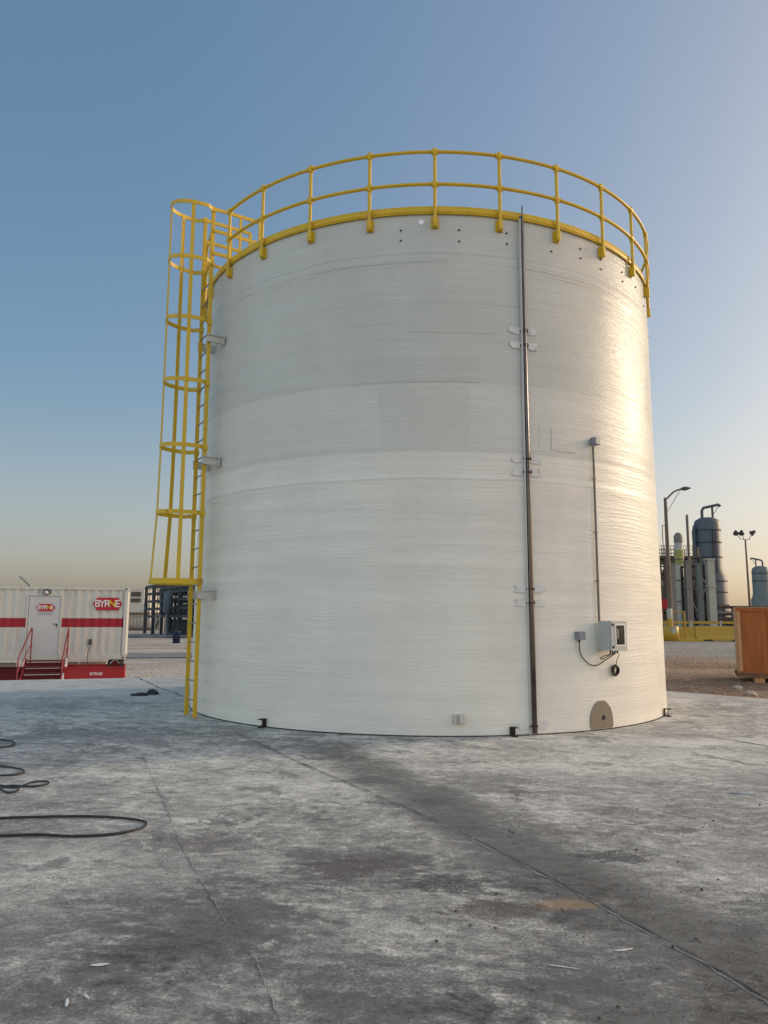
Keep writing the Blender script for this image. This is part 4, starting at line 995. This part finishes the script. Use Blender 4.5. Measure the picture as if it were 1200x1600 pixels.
hcol('slender grey-green column between two larger pale columns', 1090, 1097, 880, 73, mat('column_green_grey', (.17, .19, .175), .6, var=.12))
hcol('narrow grey column directly right of the street lamp pole', 1050, 1056, 880, 70, M_cols)

# steel platform with railing
SY = 82
pa = at(1030, 866, SY); zg = gz(pa.x, SY)
pf = thing('steel_platform', 'brown steel access platform with railings at the tank edge', 'platform', (pa.x, SY, zg))
def pr(px, py, Y=SY): return at(px, py, Y)-Vector((pa.x, SY, zg))
s = MB(); xr_ = pr(1098, 870).x; zd = pr(1050, 872).z
for px in (1033, 1041, 1052, 1085, 1097):
    for dy in (0, 4): x = pr(px, 930).x; s.beam((x, dy, 0), (x, dy, zd), .26)
for z in (.30, .52, .74):
    for dy in (0, 4): s.beam((-.5, dy, zd*z), (xr_, dy, zd*z), .2)
for (xa_, xb_, za_, zb3) in ((0, .12, 0, .30), (.12, .0, .30, .52), (.0, .12, .52, .74), (.75, 1.0, .30, .0), (1.0, .75, .74, .30)): s.beam((xr_*xa_, -.1, zd*za_), (xr_*xb_, -.1, zd*zb3), .11)
s.build('frame', M_frame, pf)
s = MB(); s.box((xr_*.40, 2, zd+.12), (xr_*.86+1.0, 4.6, .24)); s.box((xr_*.15, 1.8, zd*.80), (xr_*.4, 4, .2)); s.build('deck', M_frame, pf)
s = MB(); hr_ = pr(1050, 853).z-zd
for k in range(14):
    x = lerp(-.5, xr_*.83, k/13)
    for dy in (-.2, 4.2): s.beam((x, dy, zd+.2), (x, dy, zd+hr_), .05)
for z in (.35, .68, 1.0):
    for dy in (-.2, 4.2): s.beam((-.5, dy, zd+hr_*z), (xr_*.83, dy, zd+hr_*z), .05)
s.beam((pr(1036, 850).x, 0, zd), (pr(1036, 850).x, 0, pr(1036, 821).z), .07); s.beam((pr(1036, 850).x, 0, pr(1036, 821).z), (pr(1042, 850).x, 0, pr(1036, 821).z), .07)
s.build('railing', M_brown, pf)
for k in range(26):
    x = random.uniform(-.3, xr_); y = random.uniform(.3, 3.6); z0 = zd*random.uniform(.0, .4); z1 = zd*random.uniform(.55, .98)
    MB().cyl((x, y, z0), (x, y, z1), random.choice((.06, .1, .15)), 8).build('pipe', (M_frame, M_brown, M_cols)[k % 3], pf)
for k in range(10):
    z = zd*random.uniform(.1, .9); x0_ = random.uniform(-.3, xr_*.5); MB().cyl((x0_, 1+k*.2, z), (x0_+random.uniform(1, 2.4), 1+k*.2, z), random.choice((.07, .12)), 8).build('pipe', (M_frame, M_brown)[k % 2], pf)
for k in range(3): x = pr(1056+k*8, 880).x; MB().cyl((x, -.3, zd-.45), (x+.5, -.3, zd-.45), .18, 10).build('valve', M_cols, pf)
for k in range(18):
    x = lerp(-.4, xr_*.95, random.random()); z = zd+random.uniform(-1.6, .1); L_ = random.uniform(.6, 2.2)
    MB().cyl((x, random.uniform(-.4, 3.5), z), (min(x+L_, xr_+.3), random.uniform(-.4, 3.5), z+random.uniform(-.1, .1)), random.choice((.07, .11, .16)), 8).build('pipe', (M_frame, M_brown, M_gasket)[k % 3], pf)
for k in range(6):
    x = pr(1075+random.uniform(-14, 20), 860).x; MB().cyl((x, .4*k, zd), (x, .4*k, zd+random.uniform(.6, 1.9)), random.choice((.06, .1, .16)), 8).build('riser_pipe', (M_brown, M_cols, M_frame)[k % 3], pf)
s = MB(); x = pr(1089, 905).x; s.cyl((x-.35, -.2, pr(1089, 945).z), (x+.35, -.2, pr(1089, 945).z), .34, 14); s.cyl((x, -.2, 1), (x, -.2, pr(1089, 905).z), .09, 8); s.build('blue_pump', M_blue, pf)
s = MB(); q = pr(1036, 944); s.cyl((q.x, -.5, q.z), (q.x, -.3, q.z), .55, 20); s.build('red_disc_cover', M_red, pf)
for k, px in enumerate((1058, 1062, 1067)): MB().cyl((pr(px, 930).x, -1.2, .2), (pr(px, 930).x, -1.2, pr(px, 938+k*3).z), .05, 6).build('yellow_standpipe', M_yel2, pf)
MB().cyl((pr(1055, 957).x, -1.2, pr(1055, 957).z), (pr(1071, 957).x, -1.2, pr(1071, 957).z), .05, 6).build('yellow_crosspipe', M_yel2, pf)
q = at(1030, 930, 93); zg = gz(q.x, 93)
pm = thing('process_module', 'dark rusty steel process module crowded with pipes behind the pale columns', 'module', (q.x, 93, zg))
wm = at(1090, 930, 93).x-q.x; hm = at(1050, 876, 93).z-zg
s = MB()
for i in range(6):
    for y in (0, 5): s.beam((wm*i/5, y, 0), (wm*i/5, y, hm), .3)
for z in (.2, .4, .6, .8, 1):
    for y in (0, 5): s.beam((0, y, hm*z), (wm, y, hm*z), .28, .34)
for i in range(5): s.beam((wm*i/5, 0, hm*.2*i), (wm*(i+1)/5, 0, hm*.2*(i+1)), .14)
s.build('frame', M_frame, pm)
for k in range(44):
    x = random.uniform(.1, wm); y = random.uniform(.3, 4.7); z0 = hm*random.uniform(0, .5); z1 = z0+hm*random.uniform(.2, .5)
    MB().cyl((x, y, z0), (x, y, z1), random.choice((.08, .14, .22, .35)), 8).build('pipe', (M_frame, M_brown, M_gasket, M_navy)[k % 4], pm)
for k in range(10):
    x = random.uniform(.5, wm-1); z = hm*random.uniform(.05, .8); MB().cyl((x-.9, 2, z), (x+.9, 2, z), random.choice((.3, .5)), 12).build('drum', (M_navy, M_brown, M_frame)[k % 3], pm)

q = at(1078, 930, 75); zg = gz(q.x, 75)
pk = thing('pump_module', 'dark pump module with pale cross braces between the pale columns', 'module', (q.x, 75, zg))
wm = at(1104.5, 930, 75).x-q.x; hm = at(1090, 884, 75).z-zg
s = MB()
for x in (.05, wm*.5, wm-.05):
    for y in (.2, 1.9): s.beam((x, y, 0), (x, y, hm), .2)
for z in (.18, .5, .82, 1):
    for y in (.2, 1.9): s.beam((0, y, hm*z), (wm, y, hm*z), .2)
s.build('frame', M_gasket, pk)
for x, r_, z1 in ((wm*.2, .42, .8), (wm*.62, .36, .62), (wm*.86, .3, .9)): MB().lathe([(r_, .2), (r_, hm*z1-.3), (r_*.4, hm*z1), (0, hm*z1+.05)], c=(x, 1.1, 0), n=18).build('dark_vessel', M_navy, pk)
for (a_, b_) in (((wm*.45, 0, hm*.97), (wm*.98, 0, hm*.72)), ((wm*.45, 0, hm*.38), (wm*.95, 0, hm*.66)), ((wm*.42, 0, hm*.40), (wm*.98, 0, hm*.02)), ((.1, 0, hm*.5), (wm*.4, 0, hm*.3))): MB().beam(a_, b_, .09).build('cross_brace', M_cols, pk)
for k in range(22):
    x = random.uniform(.05, wm-.1); z0 = hm*random.uniform(0, .6); MB().cyl((x, random.uniform(0, 1.8), z0), (x, random.uniform(0, 1.8), z0+hm*random.uniform(.15, .4)), random.choice((.05, .08, .12)), 8).build('pipe', (M_gasket, M_frame, M_navyl, M_brown)[k % 4], pk)
for k in range(8):
    z = hm*random.uniform(.08, .9); MB().cyl((0, .1+.2*k, z), (wm*random.uniform(.4, 1), .1+.2*k, z), random.choice((.05, .09)), 8).build('pipe', (M_frame, M_navyl)[k % 2], pk)

# low pipe run behind the crate
q = at(1118, 960, 84); zg = gz(q.x, 84)
lr = thing('low_pipe_run', 'low dark pipe run between the scrubber tower and the crate', 'pipe run', (q.x, 84, zg))
zt_ = at(1135, 946, 84).z-zg; xx = at(1185, 960, 84).x-q.x
s = MB()
for i in range(7): s.beam((xx*i/6*1.2, 0, 0), (xx*i/6*1.2, 0, zt_*.9), .2)
for z in (.9, .62, .3): s.beam((0, 0, zt_*z), (xx*1.2, 0, zt_*z), .16)
s.build('frame', M_frame, lr)
for z, r_ in ((.95, .10), (.70, .16), (.48, .12), (.40, .1)): MB().cyl((-.5, -.25, zt_*z), (xx*1.25, -.25, zt_*z), r_, 8).build('pipe', M_cols if z == .70 else M_frame, lr)
s = MB(); s.box((xx*.28, .8, zt_*.2), (xx*.4, .6, zt_*.42)); s.box((xx*.8, .8, zt_*.25), (xx*.4, .6, zt_*.5)); s.build('equipment_skid', mat('skid_slate', (.05,.06,.085), .6, var=.3), lr)
MB().beam((xx*.05, 0, zt_), (xx*.33, 0, zt_), .16).build('rail', M_frame, lr)

# plywood crate
KY = 21.5
c0 = at(1156, 1058, KY); ct = at(1148, 949, KY); zg = gz(c0.x+1, KY)
zbase = c0.z; Hc = ct.z-c0.z
cr = thing('plywood_crate', 'large orange plywood crate on a skid at the right edge', 'crate', (c0.x, KY, zbase-.02), R(-23))
Wc = 2.2
skz = .14
MB().box((Wc/2, .7, (Hc+skz)/2), (Wc, 1.4, Hc-skz)).build('panel', M_ply, cr)
for x in (.03, .82, 1.62): MB().box((x+.02, -.018, (Hc+skz)/2), (.09, .034, Hc-skz-.10)).build('batten', M_ply if x > .1 else M_plyl, cr)
MB().box((Wc/2, -.018, Hc-.045), (Wc, .036, .09)).build('batten', M_ply, cr)
MB().box((-.016, .7, (Hc+skz)/2), (.03, 1.40, Hc-skz)).build('edge_board', M_plyl, cr)
MB().box((Wc/2, .68, Hc+.012), (Wc+.06, 1.46, .02)).build('top_board', M_plyl, cr)
M_skid = mat('skid_brown', (.16, .085, .045), .7, var=.25, stretch=(1,4,4))
for y in (.0, .68, 1.36): MB().box((Wc/2-.02, y, .085), (Wc+.12, .10, .11)).build('skid_runner', M_skid, cr)
zf = zg-(zbase-.02)
for x in (.5, 1.6): MB().box((x, .7, zf/2+.01), (.25, 1.4, abs(zf)+.06)).build('skid_block', M_plyl, cr)

# rocks
def rock(px, py, sz, label, Y=None):
    # intersect with soil at roughly z=-.28
    x, y = gp(px, py, -.25); z = gz(x, y); bm = bmesh.new(); bmesh.ops.create_icosphere(bm, subdivisions=3, radius=sz)
    for v in bm.verts: q = v.co.normalized(); f = 1+.35*noise.noise(q*1.6+Vector((px, py, 0)))+.12*noise.noise(q*5); v.co = Vector((v.co.x*f*1.2, v.co.y*f, v.co.z*f*.75))
    me = bpy.data.meshes.new('rock'); bm.to_mesh(me); bm.free(); me.materials.append(M_rock); o = bpy.data.objects.new('rock', me); C.objects.link(o); o.location = (x, y, z+sz*.3); return tag(o, label, 'rock')
rock(1152, 1075, .11, 'pale rock on the soil below the crate, upper left one')
rock(1173, 1083, .12, 'pale rock on the soil below the crate, lower right one')
rock(1088, 1080, .04, 'small dark pebble at the pad edge right of the tank')
s = MB()
for _ in range(900):
    x = random.uniform(5, 15); y = random.uniform(14, 30); 
    if y < 22.6-x: continue
    r_ = random.uniform(.012, .04); z = gz(x, y)
    b0 = len(s.v); crumb(x, y, r_)
    for i in range(b0, len(s.v)): s.v[i] = (s.v[i][0], s.v[i][1], s.v[i][2]+z)
o = s.build('gravel', M_rock); o['kind'] = 'stuff'; o['label'] = 'loose gravel strewn over the brown soil behind the pad'
